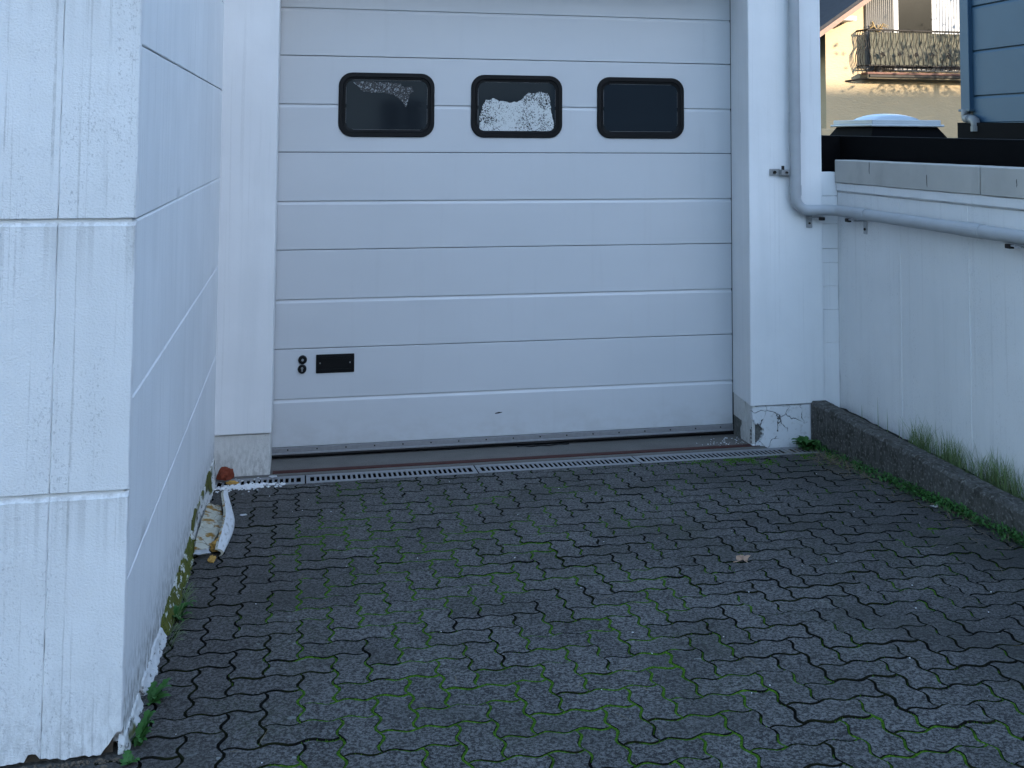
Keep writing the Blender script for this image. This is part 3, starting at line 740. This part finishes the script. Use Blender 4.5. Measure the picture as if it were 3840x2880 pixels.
sleeve((PX_, PY_, 1.97), (PX_, PY_, 2.10), PR+.0022); sleeve((PX_, PY_, PZ_+rb+.01), (PX_, PY_, PZ_+rb+.075), PR+.003)
sleeve((PXR, 5.84, PZ_), (PXR, 5.70, PZ_), PR+.0025); sleeve((PXR, 4.80, PZ_-.004), (PXR, 4.62, PZ_-.005), PR+.003)
def bracket(wall, x, y, z):
    """zinc pipe clip: ring under the pipe, arm, slotted plate on the wall with a bolt"""
    bm = bmnew()
    if wall == 'side':     # left of the vertical pipe
        box(bm, x-.155, x-.085, 6.1405, 6.1445, z-.022, z+.022, .0015); box(bm, x-.090, x-.030, 6.10, 6.1405, z-.017, z+.017, .002)
        p = obj('pipe_clip', bm, 'zinc', pp_)
        sub('bolt', tube(bmnew(), [(x-.122, 6.130, z), (x-.122, 6.141, z)], .011, 6), 'iron', p, pp_); sub('bolt', tube(bmnew(), [(x-.060, 6.085, z), (x-.060, 6.10, z)], .007, 8), 'iron', p, pp_); sub('clip_lug', box(bmnew(), x-.082, x-.072, 6.10, 6.125, z+.015, z+.042, .002), 'iron', p, pp_)
    elif wall == 'front':  # under the short horizontal run on the pilaster
        box(bm, x-.006, x+.036, 6.1405, 6.1445, z-.115, z-.035, .0015); box(bm, x-.006, x+.072, 6.10, 6.1405, z-.050, z-.044, .001)
        p = obj('pipe_clip', bm, 'zinc', pp_)
        sub('clip_lug', box(bmnew(), x+.060, x+.092, 6.075, 6.105, z-.065, z-.044, .003), 'iron', p, pp_); sub('bolt', tube(bmnew(), [(x+.015, 6.134, z-.086), (x+.015, 6.142, z-.086)], .007, 8), 'iron', p, pp_)
    else:                  # on the long wall
        box(bm, XW-.0045, XW-.0005, y-.020, y+.020, z-.130, z-.045, .0015); box(bm, PXR-.02, XW-.004, y-.012, y+.012, z-.052, z-.045, .001); box(bm, PXR-.012, PXR+.004, y+.0, y+.10, z-.050, z-.041, .001)
        p = obj('pipe_clip', bm, 'zinc', pp_)
        sub('clip_lug', box(bmnew(), PXR-.016, PXR+.010, y+.070, y+.110, z-.062, z-.040, .003), 'iron', p, pp_); sub('bolt', tube(bmnew(), [(XW-.011, y, z-.100), (XW-.004, y, z-.100)], .008, 8), 'iron', p, pp_)
bracket('side', PX_, 0, 1.715); bracket('front', 3.19, 0, PZ_); bracket('wall', 0, 5.83, PZ_); bracket('wall', 0, 4.33, PZ_-.005)

# ================================================================== BEHIND THE RIGHT WALL
sh = thing('flat_roof', 'black felted flat roof edge behind the coping of the right wall', 'roof', (5, 6, 0))
rt = lambda y: 1.930+0.0112*(y-4.55)
def wedge(x0, x1, y0, y1, z0, off=0.0):
    bm = bmnew(); extrude_poly(bm, [Vector((x0, y0, z0)), Vector((x0, y1, z0)), Vector((x0, y1, rt(y1)+off)), Vector((x0, y0, rt(y0)+off))], (x1-x0, 0, 0)); return bm
obj('upstand', wedge(3.575, 3.80, 0.2, 9.9, -0.1), 'bitumen', sh)
obj('return_upstand', wedge(3.312, 3.574, 6.40, 9.9, -0.1), 'bitumen', sh)
obj('deck', wedge(3.801, 7.03, 0.2, 9.9, -0.1, -0.04), 'bitumen', sh)
obj('wall_flashing', wedge(6.98, 7.055, 0.2, 10.0, -0.1, 0.125), 'bitumen', sh)
# skylight
skx, sky_, skz = 4.73, 7.73, 1.93
sk = obj('skylight', prism(bmnew(), [(skx-.37, sky_-.37), (skx+.37, sky_-.37), (skx+.37, sky_+.37), (skx-.37, sky_+.37)], 1.86, 1.90), 'bitumen', sh)
bm = bmnew()
lo = [bm.verts.new((skx+a*.365, sky_+b*.365, 1.90)) for a, b in ((-1, -1), (1, -1), (1, 1), (-1, 1))]; hi = [bm.verts.new((skx+a*.285, sky_+b*.285, 2.030)) for a, b in ((-1, -1), (1, -1), (1, 1), (-1, 1))]
for i in range(4): bm.faces.new((lo[i], lo[(i+1) % 4], hi[(i+1) % 4], hi[i]))
bm.faces.new(hi); sub('skylight_curb', bm, 'bitumen', sk, sh)
bm = bmnew(); box(bm, skx-.325, skx+.325, sky_-.325, sky_+.325, 2.031, 2.050, .006); box(bm, skx-.305, skx+.305, sky_-.305, sky_+.305, 2.050, 2.086, .004); sub('skylight_flange', bm, 'flange_white', sk, sh)
bm = bmnew(); n = 14; g = []
for a in range(n+1):
    row = []
    for b in range(n+1):
        u, v = 2*a/n-1, 2*b/n-1; row.append(bm.verts.new((skx+u*.205, sky_+v*.205, 2.084+0.058*(max(0, 1-abs(u)**2.4)*max(0, 1-abs(v)**2.4))**0.55)))
    g.append(row)
for a in range(n):
    for b in range(n): bm.faces.new((g[a][b], g[a+1][b], g[a+1][b+1], g[a][b+1]))
sub('skylight_dome', bm, 'dome_acrylic', sk, sh, True)

# blue building on the right: its wall runs away from the camera
bb = thing('metal_building', 'tall blue metal clad building rising behind the flat roof', 'building', (12, 2, 0))
XB, YB, HB = 7.062, 10.0, 4.6
obj('body', B(XB+.03, 34, -16, YB-.02, 0, HB), 'blue_metal', bb)
zb = [2.112, 2.400, 2.884, 3.368, 3.852, 4.336, HB]
for i in range(len(zb)-1):
    bm = bmnew(); extrude_poly(bm, [Vector((XB+x, -16, z)) for x, z in ((.03, zb[i]+.004), (.006, zb[i]+.004), (0, zb[i]+.010), (0, zb[i+1]-.030), (.012, zb[i+1]-.006), (.03, zb[i+1]-.006))], (0, 16+YB-.16, 0))
    obj('cladding_panel', bm, 'blue_metal', bb)
obj('base_trim', B(XB-.018, XB+.03, -16, YB-.16, 2.085, 2.112, .003), 'blue_metal_pale', bb)
bm = B(XB-.045, XB+.03, YB-.165, YB-.01, 2.25, HB, .006); dp = obj('downpipe_casing', bm, 'blue_metal', bb)
bm = bmnew(); box(bm, XB-.065, XB+.035, YB-.185, YB+.005, 2.235, 2.262, .003); sub('casing_foot', bm, 'blue_metal_pale', dp, bb)
bm = bmnew(); tube(bm, [(XB-.04, YB-.09, 2.26), (XB-.04, YB-.09, 2.19), (XB-.045, YB-.10, 2.165), (XB-.055, YB-.16, 2.150), (XB-.06, YB-.24, 2.145), (XB-.062, YB-.27, 2.130), (XB-.063, YB-.285, 2.10), (XB-.063, YB-.287, 2.02)], 0.048, 14)
sub('pipe_bend', bm, 'old_pvc', dp, bb, True)
bm = bmnew(); tube(bm, [(XB-.058, YB-.19, 2.150), (XB-.0585, YB-.20, 2.149)], .053, 14); tube(bm, [(XB-.056, YB-.165, 2.152), (XB-.0565, YB-.175, 2.151)], .053, 14); tube(bm, [(XB-.063, YB-.287, 2.075), (XB-.063, YB-.287, 2.02)], .053, 14)
sub('pipe_collar', bm, 'old_pvc', dp, bb)

# yellow house
YH = 25.5
yh = thing('house', 'sunlit ochre house with wrought iron balcony beyond the flat roof', 'house', (17, YH, 0))
bm = bmnew(); extrude_poly(bm, [Vector((x, YH, z)) for x, z in ((13.84, -.15), (19.5, -.15), (19.5, 8.85), (13.84, 5.0))], (0, 8, 0)); obj('wall', bm, 'ochre_render', yh)
obj('base_ledge', B(13.5, 15.6, YH-.35, YH-.002, -0.15, 2.20, .02), 'ochre_render', yh)
# roof rising to the right, projecting over the gable
def rz(x): return 4.99+(x-13.68)*0.688
bm = bmnew(); pts = [(12.6, rz(12.6)), (19.5, rz(19.5)), (19.5, rz(19.5)-.15), (12.6, rz(12.6)-.15)]
extrude_poly(bm, [Vector((x, YH-.62, z)) for x, z in pts], (0, .05, 0)); obj('bargeboard', bm, 'wood_bargeboard', yh)
bm = bmnew(); extrude_poly(bm, [Vector((x, YH-.57, z)) for x, z in [(12.6, rz(12.6)+.10), (19.5, rz(19.5)+.10), (19.5, rz(19.5)-.04), (12.6, rz(12.6)-.04)]], (0, 9, 0)); obj('roof', bm, 'roof_tile_dark', yh)
obj('rafter_end', B(14.05, 14.45, YH-.56, YH-.001, 5.10, 5.22), 'window_frame_white', yh)
# balcony recess: shutter panels, door frame, pane
obj('shutter', B(15.01, 15.85, YH-.05, YH-.001, 3.80, 7.6), 'grey_shutter', yh)
bm = bmnew()
for i in range(14): x = 15.03+i*0.06; box(bm, x, x+.022, YH-.075, YH-.05, 3.80, 7.6)
obj('shutter_slats', bm, 'grey_shutter', yh)
fr = obj('balcony_door', B(15.855, 17.16, YH-.07, YH-.001, 3.80, 7.6), 'window_frame_white', yh)
bm = bmnew(); box(bm, 16.0, 17.02, YH-.078, YH-.0705, 3.9, 7.5); sub('pane', bm, 'glass_far', fr, yh)
obj('net_curtain', B(17.165, 19.5, YH-.04, YH-.001, 3.80, 7.6), 'window_frame_white', yh)
bm = bmnew()
for i in range(20): x = 17.2+i*0.09; tube(bm, [(x, YH-.045, 3.9), (x, YH-.045, 7.6)], .02, 6)
obj('curtain_folds', bm, 'window_frame_white', yh)
# balcony
bal = obj('balcony', B(14.86, 20, 25.12, YH-.001, 3.56, 3.68, .01), 'roof_timber', yh)
sub('balcony_tiles', B(14.84, 20, 25.09, YH-.08, 3.682, 3.74, .008), 'terracotta', bal, yh)
sub('balcony_beam', B(14.90, 20, 25.08, 25.118, 3.60, 3.675, .01), 'iron', bal, yh)
bm = bmnew(); tube(bm, [(14.90, 25.13, 3.58), (14.42, YH, 3.50)], .025, 6); sub('brace_rod', bm, 'iron', bal, yh)
sub('handrail', tube(bmnew(), [(14.78, YH, 4.88), (14.86, 25.10, 4.88), (20, 25.10, 4.88)], .028, 8), 'iron', bal, yh)
sub('bottom_rail', tube(bmnew(), [(14.80, YH, 3.92), (14.88, 25.12, 3.92), (20, 25.12, 3.92)], .022, 6), 'iron', bal, yh)
def baluster(x, y, ox, oy):
    pts = []
    for s in range(15):
        t = s/14; z = 4.87-1.06*t; bul = 0.10*sin(pi*min(1, max(0, (t-.35)/.65)))**1.0 + 0.028*sin(2*pi*t*2.0)*(t < .5)
        sw = 0.022*sin(2*pi*t*1.5)
        pts.append((x+ox*bul+sw*abs(oy), y+oy*bul+sw*abs(ox), z))
    sub('baluster', tube(bmnew(), pts, .0105, 5), 'iron', bal, yh)
for i in range(26): baluster(14.90+i*0.142, 25.11, 0, -1)
for i in range(4): baluster(14.85-.02*i, 25.17+i*0.09, -1, 0)
rr2 = random.Random(4)
for i in range(6):
    bm = bmnew(); cx = 15.25+i*0.50
    for s in range(9):
        a = s*0.7; p = Vector((cx+.07*cos(a)*rr2.uniform(.4, 1.2), 25.02, 4.22+.08*sin(a)*rr2.uniform(.4, 1.2)))
        tube(bm, [(cx, 25.03, 4.22), (p+Vector((cx, 25.02, 4.22)))/2+Vector((.01, 0, .01)), p], [.012, .022, .010], 5)
    sub('iron_rosette', bm, 'iron', bal, yh)
bm = bmnew(); n = 60; rows = []
for i in range(n+1):
    x = 14.98+5.0*i/n; rows.append([bm.verts.new((x, 25.16+0.015*sin(i*1.3)+.01*fbm(i*.4, k_, 1), z)) for k_, z in enumerate((3.95, 4.25, 4.55, 4.83))])
for a, b in zip(rows, rows[1:]):
    for k_ in range(3): bm.faces.new((a[k_], b[k_], b[k_+1], a[k_+1]))
bmesh.ops.solidify(bm, geom=bm.faces[:], thickness=0.01)
sub('privacy_screen', bm, 'screen_cloth', bal, yh)
# dry plant in a pot standing on the balcony
bm = bmnew(); r3 = random.Random(2)
for s in range(26):
    a = r3.uniform(0, 6.28); l_ = r3.uniform(.15, .30); e = r3.uniform(.3, 1.2)
    p0 = Vector((15.28, 25.28, 4.83)); p1 = p0+Vector((cos(a)*l_*.5, sin(a)*l_*.5, l_*e*.9)); p2 = p1+Vector((cos(a)*l_*.5, sin(a)*l_*.5, -l_*.25))
    tube(bm, [p0, p1, p2], [.008, .014, .006], 4)
dpot = thing('potted_plant', 'dried straw coloured plant in a dark pot on the balcony', 'plant', (15.28, 25.28, 3.72))
obj('dry_stems', bm, 'dry_plant', dpot)
obj('pot', tube(bmnew(), [(15.28, 25.28, 3.722), (15.28, 25.28, 4.83)], [.10, .14], 12), 'iron', dpot)
# neighbouring house seen under the eaves
nh = thing('house', 'dark tiled roof and olive wall of a house behind the ochre one', 'house', (12, 33, 0))
obj('wall', B(2, 17, 32, 40, -0.15, 6.6), 'olive_wall', nh)
bm = bmnew(); extrude_poly(bm, [Vector((0.5, 31.2, 6.4)), Vector((0.5, 36, 10.5)), Vector((0.5, 41, 6.4))], (20, 0, 0)); obj('roof', bm, 'roof_tile_dark', nh)
# unseen street side added behind the camera: house for pane reflections, block for shade
sb = thing('house', 'unseen plastered house added across the street for the door pane reflections', 'house', (-6, -24, 0))
obj('wall', B(-24, 12.9, -32, -22, 0, 6.5), 'street_plaster', sb)
for i in range(8):
    for z0 in (1.75, 4.3):
        x0 = -15.2+i*3.55; wf = obj('window', B(x0-.1, x0+1.5, -22.002, -21.93, z0-.1, z0+1.55, .01), 'window_frame_white', sb)
        sub('pane', B(x0, x0+.66, -21.929, -21.915, z0, z0+1.45), 'glass_far', wf, sb); sub('pane', B(x0+.74, x0+1.4, -21.929, -21.915, z0, z0+1.45), 'glass_far', wf, sb)
bm = bmnew(); extrude_poly(bm, [Vector((-25, -21.4, 6.3)), Vector((-25, -27, 10.0)), Vector((-25, -32.6, 6.3))], (38.4, 0, 0)); obj('roof', bm, 'roof_tile_dark', sb)
ab = thing('shade_block', 'unseen tall block added behind the camera to shade the yard', 'building', (34, -31, 0))
obj('wall', B(14, 58, -37, -25, 0, 19.3), 'brick_dark', ab)  # added out of view, sized to keep the sun off the yard

# street tree right of the view whose leaves dapple the ochre house
st = thing('street_tree', 'leafy tree beside the ochre house casting dappled shade on it', 'tree', (21.4, 18.6, -0.14))
obj('trunk', tube(bmnew(), [(21.4, 18.6, -.14), (21.5, 18.6, 2), (21.4, 18.7, 4), (21.5, 18.6, 6.5)], [.2, .16, .12, .05], 8), 'roof_timber', st)
bm = bmnew(); r = random.Random(77)
for s in range(1500):
    p = Vector((21.6+r.gauss(0, 1.0), 18.6+r.gauss(0, .8), 5.7+r.gauss(0, .75))); a, e = r.uniform(0, 6.28), r.uniform(-.8, .8); L = r.uniform(.05, .12)
    u_ = Vector((cos(a)*cos(e), sin(a)*cos(e), sin(e)))*L; v_ = Vector((-sin(a), cos(a), .3))*L*.55
    bm.faces.new([bm.verts.new(q) for q in (p-u_, p+v_, p+u_, p-v_)])
obj('crown', bm, 'weed_leaf', st)

# ================================================================== PLANTS
def leaf(bm, base, az, length, width, rise, lobes=0, seg=6):
    """arched leaf blade with folded midrib; lobes gives a toothed outline"""
    d = Vector((cos(az), sin(az), 0)); s = Vector((-sin(az), cos(az), 0)); prev = None
    for i in range(seg+1):
        t = i/seg; c = Vector(base)+d*length*t*(1-.12*t)+Vector((0, 0, rise*length*(sin(pi*.62*t))))
        ww = width*(sin(pi*(0.08+.92*t))**.8)*(1+ (0.45 if lobes and i % 2 else -0.25 if lobes else 0))
        if i == seg: ww = 0.0004
        l_, m_, r_ = bm.verts.new(c+s*ww+Vector((0, 0, .25*ww))), bm.verts.new(c), bm.verts.new(c-s*ww+Vector((0, 0, .25*ww)))
        if prev: bm.faces.new((prev[0], prev[1], m_, l_)); bm.faces.new((prev[1], prev[2], r_, m_))
        prev = (l_, m_, r_)
def rosette(name, label, loc, n, ln, wd, lobes, seed, rise=(.25, .8), arc_=(0, 6.283), cat='weed'):
    bm = bmnew(); r = random.Random(seed)
    for i in range(n):
        leaf(bm, Vector(loc)+Vector((r.uniform(-.012, .012), r.uniform(-.012, .012), 0)), r.uniform(*arc_), ln*r.uniform(.55, 1.1), wd*r.uniform(.7, 1.2), r.uniform(*rise), lobes, 8 if lobes else 6)
    root = thing(name, label, cat, loc); obj('leaves', bm, 'weed_leaf', root, True); return root
rosette('dandelion', 'toothed green weed at the foot of the left wall below the mossy strip', (-0.430, 4.06, G(4.06)), 13, .085, .010, 1, 1, (.2, .9), (-1.5, 1.6))
rosette('dandelion', 'small leafy weed by the left wall between white plaster strips', (-0.430, 3.40, G(3.40)), 13, .070, .009, 1, 2, (.15, .7), (-1.6, 1.6))
rosette('dandelion', 'leafy weed at the left wall nearest the broken corner', (-0.430, 3.147, G(3.147)), 14, .055, .008, 1, 3, (.4, 1.2), (-1.8, 1.5))
rosette('dandelion', 'tiny weed sprouting at the very corner of the left wall', (-0.440, 3.05, G(3.05)), 8, .036, .007, 1, 4, (.2, .7))
rosette('leafy_weed', 'bushy dark green weed where the kerb meets the pilaster', (3.115, 6.02, G(6.02)), 75, .110, .014, 1, 5, (.06, .60))
# grass blades along the mossy part of the left wall
bm = bmnew(); r = random.Random(21)
for s in range(46):
    y = r.uniform(3.75, 4.30); leaf(bm, (-0.425+r.uniform(-.01, .012), y, G(y)), r.uniform(-1.2, 1.0), r.uniform(.03, .085), .0016, r.uniform(.3, 1.6), 0, 4)
stuff(obj('wall_foot_grass', bm, 'grass_leaf'), 'thin grass growing from the crack along the left wall', 'grass')
# tall grass behind the kerb
bm = bmnew(); r = random.Random(22)
def blade(bm, p, h, az, lean, wd):
    prev = None; d = Vector((cos(az), sin(az), 0)); s = Vector((-sin(az), cos(az), 0))
    for i in range(5):
        t = i/4; c = Vector(p)+d*lean*h*t*t+Vector((0, 0, h*t*(1-.15*lean*t))); ww = wd*(1-t)**.7+.0002
        a, b = bm.verts.new(c+s*ww), bm.verts.new(c-s*ww)
        if prev: bm.faces.new((prev[0], prev[1], b, a))
        prev = (a, b)
for c in range(110):
    y0 = r.uniform(2.6, 5.3); 
    if r.random() < .25: y0 = r.uniform(4.2, 5.0)
    for s in range(r.randint(8, 20)):
        blade(bm, (3.365+r.gauss(0, .02), y0+r.gauss(0, .035), 0.20), r.uniform(.06, .22), r.uniform(0, 6.28), r.uniform(.1, .75), r.uniform(.0010, .0021))
for y0, hh in ((5.62, .20), (5.52, .16), (5.80, .11), (5.40, .13), (5.05, .22), (4.93, .20)): blade(bm, (3.36, y0, .205), hh, 1.2, .08, .0018)
stuff(obj('tall_grass', bm, 'grass_leaf'), 'tall thin grass growing between kerb and right wall', 'grass')
# ground cover at the foot of the kerb
bm = bmnew(); r = random.Random(23)
for s in range(6500):
    y = r.uniform(2.0, 6.0); dens = 0.5+0.8*fbm(y*2.2, 3, 1)
    if y < 5.25: dens += .25
    if r.random() > dens: continue
    x = 3.190-abs(r.gauss(0, .030))*(1.1 if y < 5.2 else 1.5)
    leaf(bm, (x, y, G(y)+r.uniform(0, .035)*(1-min(1, (3.19-x)/.1))), r.uniform(0, 6.28), r.uniform(.010, .026), r.uniform(.003, .0065), r.uniform(.1, .8), 0, 2)
stuff(obj('kerb_foot_weeds', bm, 'weed_leaf'), 'low green weeds creeping along the foot of the kerb', 'weeds')
bm = bmnew(); r = random.Random(24)
for s in range(420):
    y = r.choice((r.gauss(5.75, .14), r.gauss(5.5, .25), r.uniform(3.5, 5.4))); x = 3.15-abs(r.gauss(0, .09))
    if y > 5.9: continue
    leaf(bm, (x, y, G(y)+.003), r.uniform(0, 6.28), r.uniform(.03, .11), .0010, r.uniform(.02, .25), 0, 4)
for s in range(40):
    x, y = r.uniform(-.2, 2.9), r.uniform(3.0, 5.8); leaf(bm, (x, y, G(y)+.003), r.uniform(0, 6.28), r.uniform(.03, .09), .0008, .05, 0, 4)
for s in range(40):
    leaf(bm, (2.93+r.gauss(0, .07), 5.93+r.gauss(0, .02), G(5.93)+.003), r.uniform(0, 6.28), r.uniform(.03, .10), .0010, .15, 0, 4)
stuff(obj('dry_straw', bm, 'grass_dry'), 'pale dry straw scattered on the paving near the kerb', 'straw')
# moss cushions at the damp right edge of the drain
bm = bmnew(); rm = random.Random(31)
for s in range(2600):
    x = 3.18-abs(rm.gauss(0, .38)); y = 5.885-abs(rm.gauss(0, .13))*(.4+.6*max(0, (x-2.0)/1.2))
    if x < 1.9 or fbm(x*9, y*9, 6) < -.02: continue
    tuft(bm, (x, y, G(y)-.002), rm.uniform(.004, .010), rm.uniform(.003, .009))
stuff(obj('moss_cushions', bm, 'moss'), 'patchy moss spreading over the far right pavers', 'moss')

# ================================================================== LITTER
# peeled shell of plaster and foam leaning against the left wall
def shell():
    """curled strip lying along Y, white outer skin to the right, open side to the wall"""
    n, m_ = 26, 9; bm = bmnew(); g1, g2 = [], []
    for i in range(n+1):
        t = i/n; y = 4.745+0.86*t; xo = -0.318-0.040*t+0.042*sin(pi*min(1, t*1.05))
        wv = max(.12, sin(pi*(0.10+.86*t))**.6); h = (0.066-.016*t)*wv
        ra, rb_ = [], []
        for j in range(m_+1):
            q_ = j/m_; e = 0.005*fbm(i*.8, j*.9, 2) if j == m_ else 0
            px_ = xo+.012*sin(pi*q_)-0.036*q_**2*wv; pz_ = G(y)+0.004+.045*max(0, t-.72)/.28+h*q_+e
            ra.append(bm.verts.new((px_, y, pz_))); rb_.append(bm.verts.new((px_-.011, y, pz_-.004)))
        g1.append(ra); g2.append(rb_)
    for i in range(n):
        for j in range(m_):
            bm.faces.new((g1[i][j], g1[i+1][j], g1[i+1][j+1], g1[i][j+1])).material_index = 0
            bm.faces.new((g2[i][j], g2[i][j+1], g2[i+1][j+1], g2[i+1][j])).material_index = 1
    for i in range(n):
        for j in (0, m_): bm.faces.new((g1[i][j], g1[i+1][j], g2[i+1][j], g2[i][j])).material_index = 1
    for i in (0, n):
        for j in range(m_): bm.faces.new((g1[i][j], g1[i][j+1], g2[i][j+1], g2[i][j])).material_index = 1
    return bm
ps = thing('plaster_shell', 'curled white shell of peeled cladding with foam inside by the left wall', 'debris', (-0.36, 5.15, G(5.15)))
obj('skin', shell(), ['shell_skin', 'foam_inside'], ps, True)
bm = bmnew(); n = 18; g = []
for i in range(n+1):
    t = i/n; y = 4.80+0.70*t; row = []
    for j in range(6):
        s_ = j/5; x = -0.438+(0.030+0.062*sin(pi*(0.14+.74*t)))*s_; row.append(bm.verts.new((x+.006*fbm(i*.5, j, 3), y, G(y)+.052*(1-s_*.45)*sin(pi*(.12+.76*t))**.5+.007*fbm(i*.9, j*.9, 4))))
    row.append(bm.verts.new((row[-1].co.x, y, G(y)-.005))); row.insert(0, bm.verts.new((row[0].co.x, y, G(y)-.005))); g.append(row)
for a, b in zip(g, g[1:]):
    for j in range(7): bm.faces.new((a[j], a[j+1], b[j+1], b[j]))
bm.faces.new(g[0]); bm.faces.new(g[-1][::-1])
obj('foam_core', bm, 'foam_inside', ps)
def lump(name, label, cat, loc, r_, mat, sq=(1, 1, 1), seed=0, amp=.3):
    bm = bmnew(); bmesh.ops.create_icosphere(bm, subdivisions=3, radius=1)
    for v in bm.verts:
        k_ = 1+amp*fbm(v.co.x*1.7+seed, v.co.y*1.7, v.co.z*1.7)+.12*fbm(v.co.x*6, v.co.y*6+seed, v.co.z*6)
        v.co = Vector((v.co.x*sq[0]*k_*r_+loc[0], v.co.y*sq[1]*k_*r_+loc[1], max(-.3, v.co.z)*sq[2]*k_*r_+loc[2]))
    return tag(obj(name, bm, mat), label, cat)
lump('foam_crumb', 'torn yellow foam crumb at the near end of the peeled shell', 'debris', (-0.345, 4.83, G(4.83)+.016), .028, 'chip_yellow', (1, 1.2, 1), 1, .5)
lump('foam_crumb', 'flat tan foam scrap lying in front of the peeled shell', 'debris', (-0.355, 4.705, G(4.705)+.005), .022, 'chip_yellow', (.7, 1.4, .4), 5, .5)
lump('rust_lump', 'round rust red lump on the drain at the foot of the left pilaster', 'debris', (-0.392, 6.045, G(6.045)+.032), .046, 'rust', (1, .8, 1.05), 9, .25)
lump('brick_crumb', 'small tan brick crumb beside the rust red lump', 'debris', (-0.352, 5.975, G(5.975)+.006), .020, 'chip_yellow', (1.5, .8, .6), 13, .4)
def flake(name, label, loc, r_, mat, seed, cat='debris', curl=.25, pts=11, rot=0.0):
    rr = random.Random(seed); bm = bmnew(); P = []
    for i in range(pts):
        a = 2*pi*i/pts; q = r_*rr.uniform(.55, 1.15); P.append((cos(a)*q*1.25, sin(a)*q))
    c = bm.verts.new((loc[0], loc[1], loc[2]+.004)); ring = []
    for x, y in P:
        xx, yy = x*cos(rot)-y*sin(rot), x*sin(rot)+y*cos(rot); ring.append(bm.verts.new((loc[0]+xx, loc[1]+yy, loc[2]+.003+curl*abs(x)*rr.uniform(.2, 1))))
    for i in range(pts): bm.faces.new((c, ring[i], ring[(i+1) % pts]))
    bmesh.ops.solidify(bm, geom=bm.faces[:], thickness=.0016)
    return tag(obj(name, bm, mat), label, cat)
flake('plaster_flake', 'white torn plaster sheet at the near end of the peeled shell', (-0.405, 4.765, G(4.765)+.012), .036, 'chip_white', 3, curl=.5)
flake('plaster_flake', 'white plaster flake on the paving right of the peeled shell', (-0.255, 5.354, G(5.354)), .017, 'chip_white', 4, curl=.12)
flake('plaster_flake', 'thin white flake by the door corner at the left end of the drain', (-0.135, 6.06, G(6.06)+.004), .020, 'chip_white', 5, curl=.2)
flake('paper_scrap', 'white paper scrap lying near the weeds of the right kerb', (3.117, 4.713, G(4.713)), .020, 'chip_white', 6, curl=.4)
# fallen brown leaf
bm = bmnew(); lx, ly = 1.864, 4.191; out = []
for i in range(30):
    a = 2*pi*i/30; q = .023*(1+.30*cos(5*a)+.12*cos(11*a)); out.append((lx+q*cos(a)*1.1, ly+q*sin(a)*.95, G(ly)+.006+.012*max(0, sin(a+.6))+.006*cos(3*a)))
c = bm.verts.new((lx, ly, G(ly)+.005)); ring = [bm.verts.new(p) for p in out]
for i in range(30): bm.faces.new((c, ring[i], ring[(i+1) % 30]))
bmesh.ops.solidify(bm, geom=bm.faces[:], thickness=.0008)
lf = thing('fallen_leaf', 'single curled brown leaf lying on the middle of the paving', 'leaf', (lx, ly, G(ly))); obj('leaf_blade', bm, 'leaf_brown', lf)
obj('leaf_stalk', tube(bmnew(), [(lx, ly, G(ly)+.006), (lx-.03, ly-.012, G(ly)+.004), (lx-.05, ly-.016, G(ly)+.004)], .0012, 5), 'leaf_brown', lf)
bm = bmnew(); r = random.Random(51)
for s in range(260):
    x, y = r.uniform(-1.2, -0.455), 3.082-abs(r.gauss(0, .018)); q = r.uniform(.0015, .006)
    rr = bmesh.ops.create_icosphere(bm, subdivisions=1, radius=q)
    for v in rr['verts']: v.co = Vector((v.co.x*r.uniform(.7, 1.3)+x, v.co.y*r.uniform(.7, 1.3)+y, v.co.z*.7+G(y)+q*.3))
stuff(obj('wall_foot_rubble', bm, 'core_masonry'), 'brown crumbs of broken render along the foot of the left wall', 'rubble')
# white plaster crumbs by the left end of the drain, pale specks over the paving
bm = bmnew(); r = random.Random(41)
def chip(bm, x, y, z, s):
    n = r.randint(4, 6); a0 = r.uniform(0, 6.28); a = [bm.verts.new((x+s*cos(a0+2*pi*k_/n)*r.uniform(.5, 1.3), y+s*sin(a0+2*pi*k_/n)*r.uniform(.5, 1.3), z)) for k_ in range(n)]
    t = [bm.verts.new((v.co.x*.9+x*.1, v.co.y*.9+y*.1, z+s*r.uniform(.2, .6))) for v in a]
    for k_ in range(n): bm.faces.new((a[k_], a[(k_+1) % n], t[(k_+1) % n], t[k_]))
    bm.faces.new(t)
for s in range(260):
    x = r.choice((r.gauss(-.30, .05), r.gauss(-.24, .07), r.uniform(-.44, -.05))); y = 5.905+r.gauss(0, .022)
    if x < -.45: continue
    chip(bm, x, y, G(y)-.001, r.uniform(.003, .013))
for s in range(60):
    x, y = r.uniform(-.44, -.2), r.uniform(5.8, 6.1); chip(bm, x, y, G(y)-.001, r.uniform(.002, .008))
stuff(obj('plaster_crumbs', bm, 'chip_white'), 'white plaster crumbs strewn over the left end of the drain', 'debris')
bm = bmnew(); r = random.Random(42)
for s in range(70):
    x, y = r.uniform(-.40, 3.1), r.uniform(2.7, 5.85); chip(bm, x, y, G(y)+.001, r.uniform(.0012, .0036))
for s in range(60):
    x, y = r.gauss(2.72, .10), r.gauss(6.30, .07); chip(bm, x, y, G(y)+.001, r.uniform(.0015, .006))
stuff(obj('pale_grit', bm, 'chip_white'), 'pale grit scattered over the paving and threshold', 'grit')

# shared groups for the things that repeat
GROUPS = {'dandelion': 'weeds rooted along the left wall', 'plaster_flake': 'white plaster flakes lying about', 'foam_crumb': 'foam crumbs beside the peeled shell', 'pilaster': 'pilasters either side of the garage door', 'house': 'houses around the yard', 'rendered_wall': 'rendered walls enclosing the yard'}
for o in list(SC.objects):
    if o.parent is None and o.name.split('.')[0] in GROUPS: o['group'] = GROUPS[o.name.split('.')[0]]
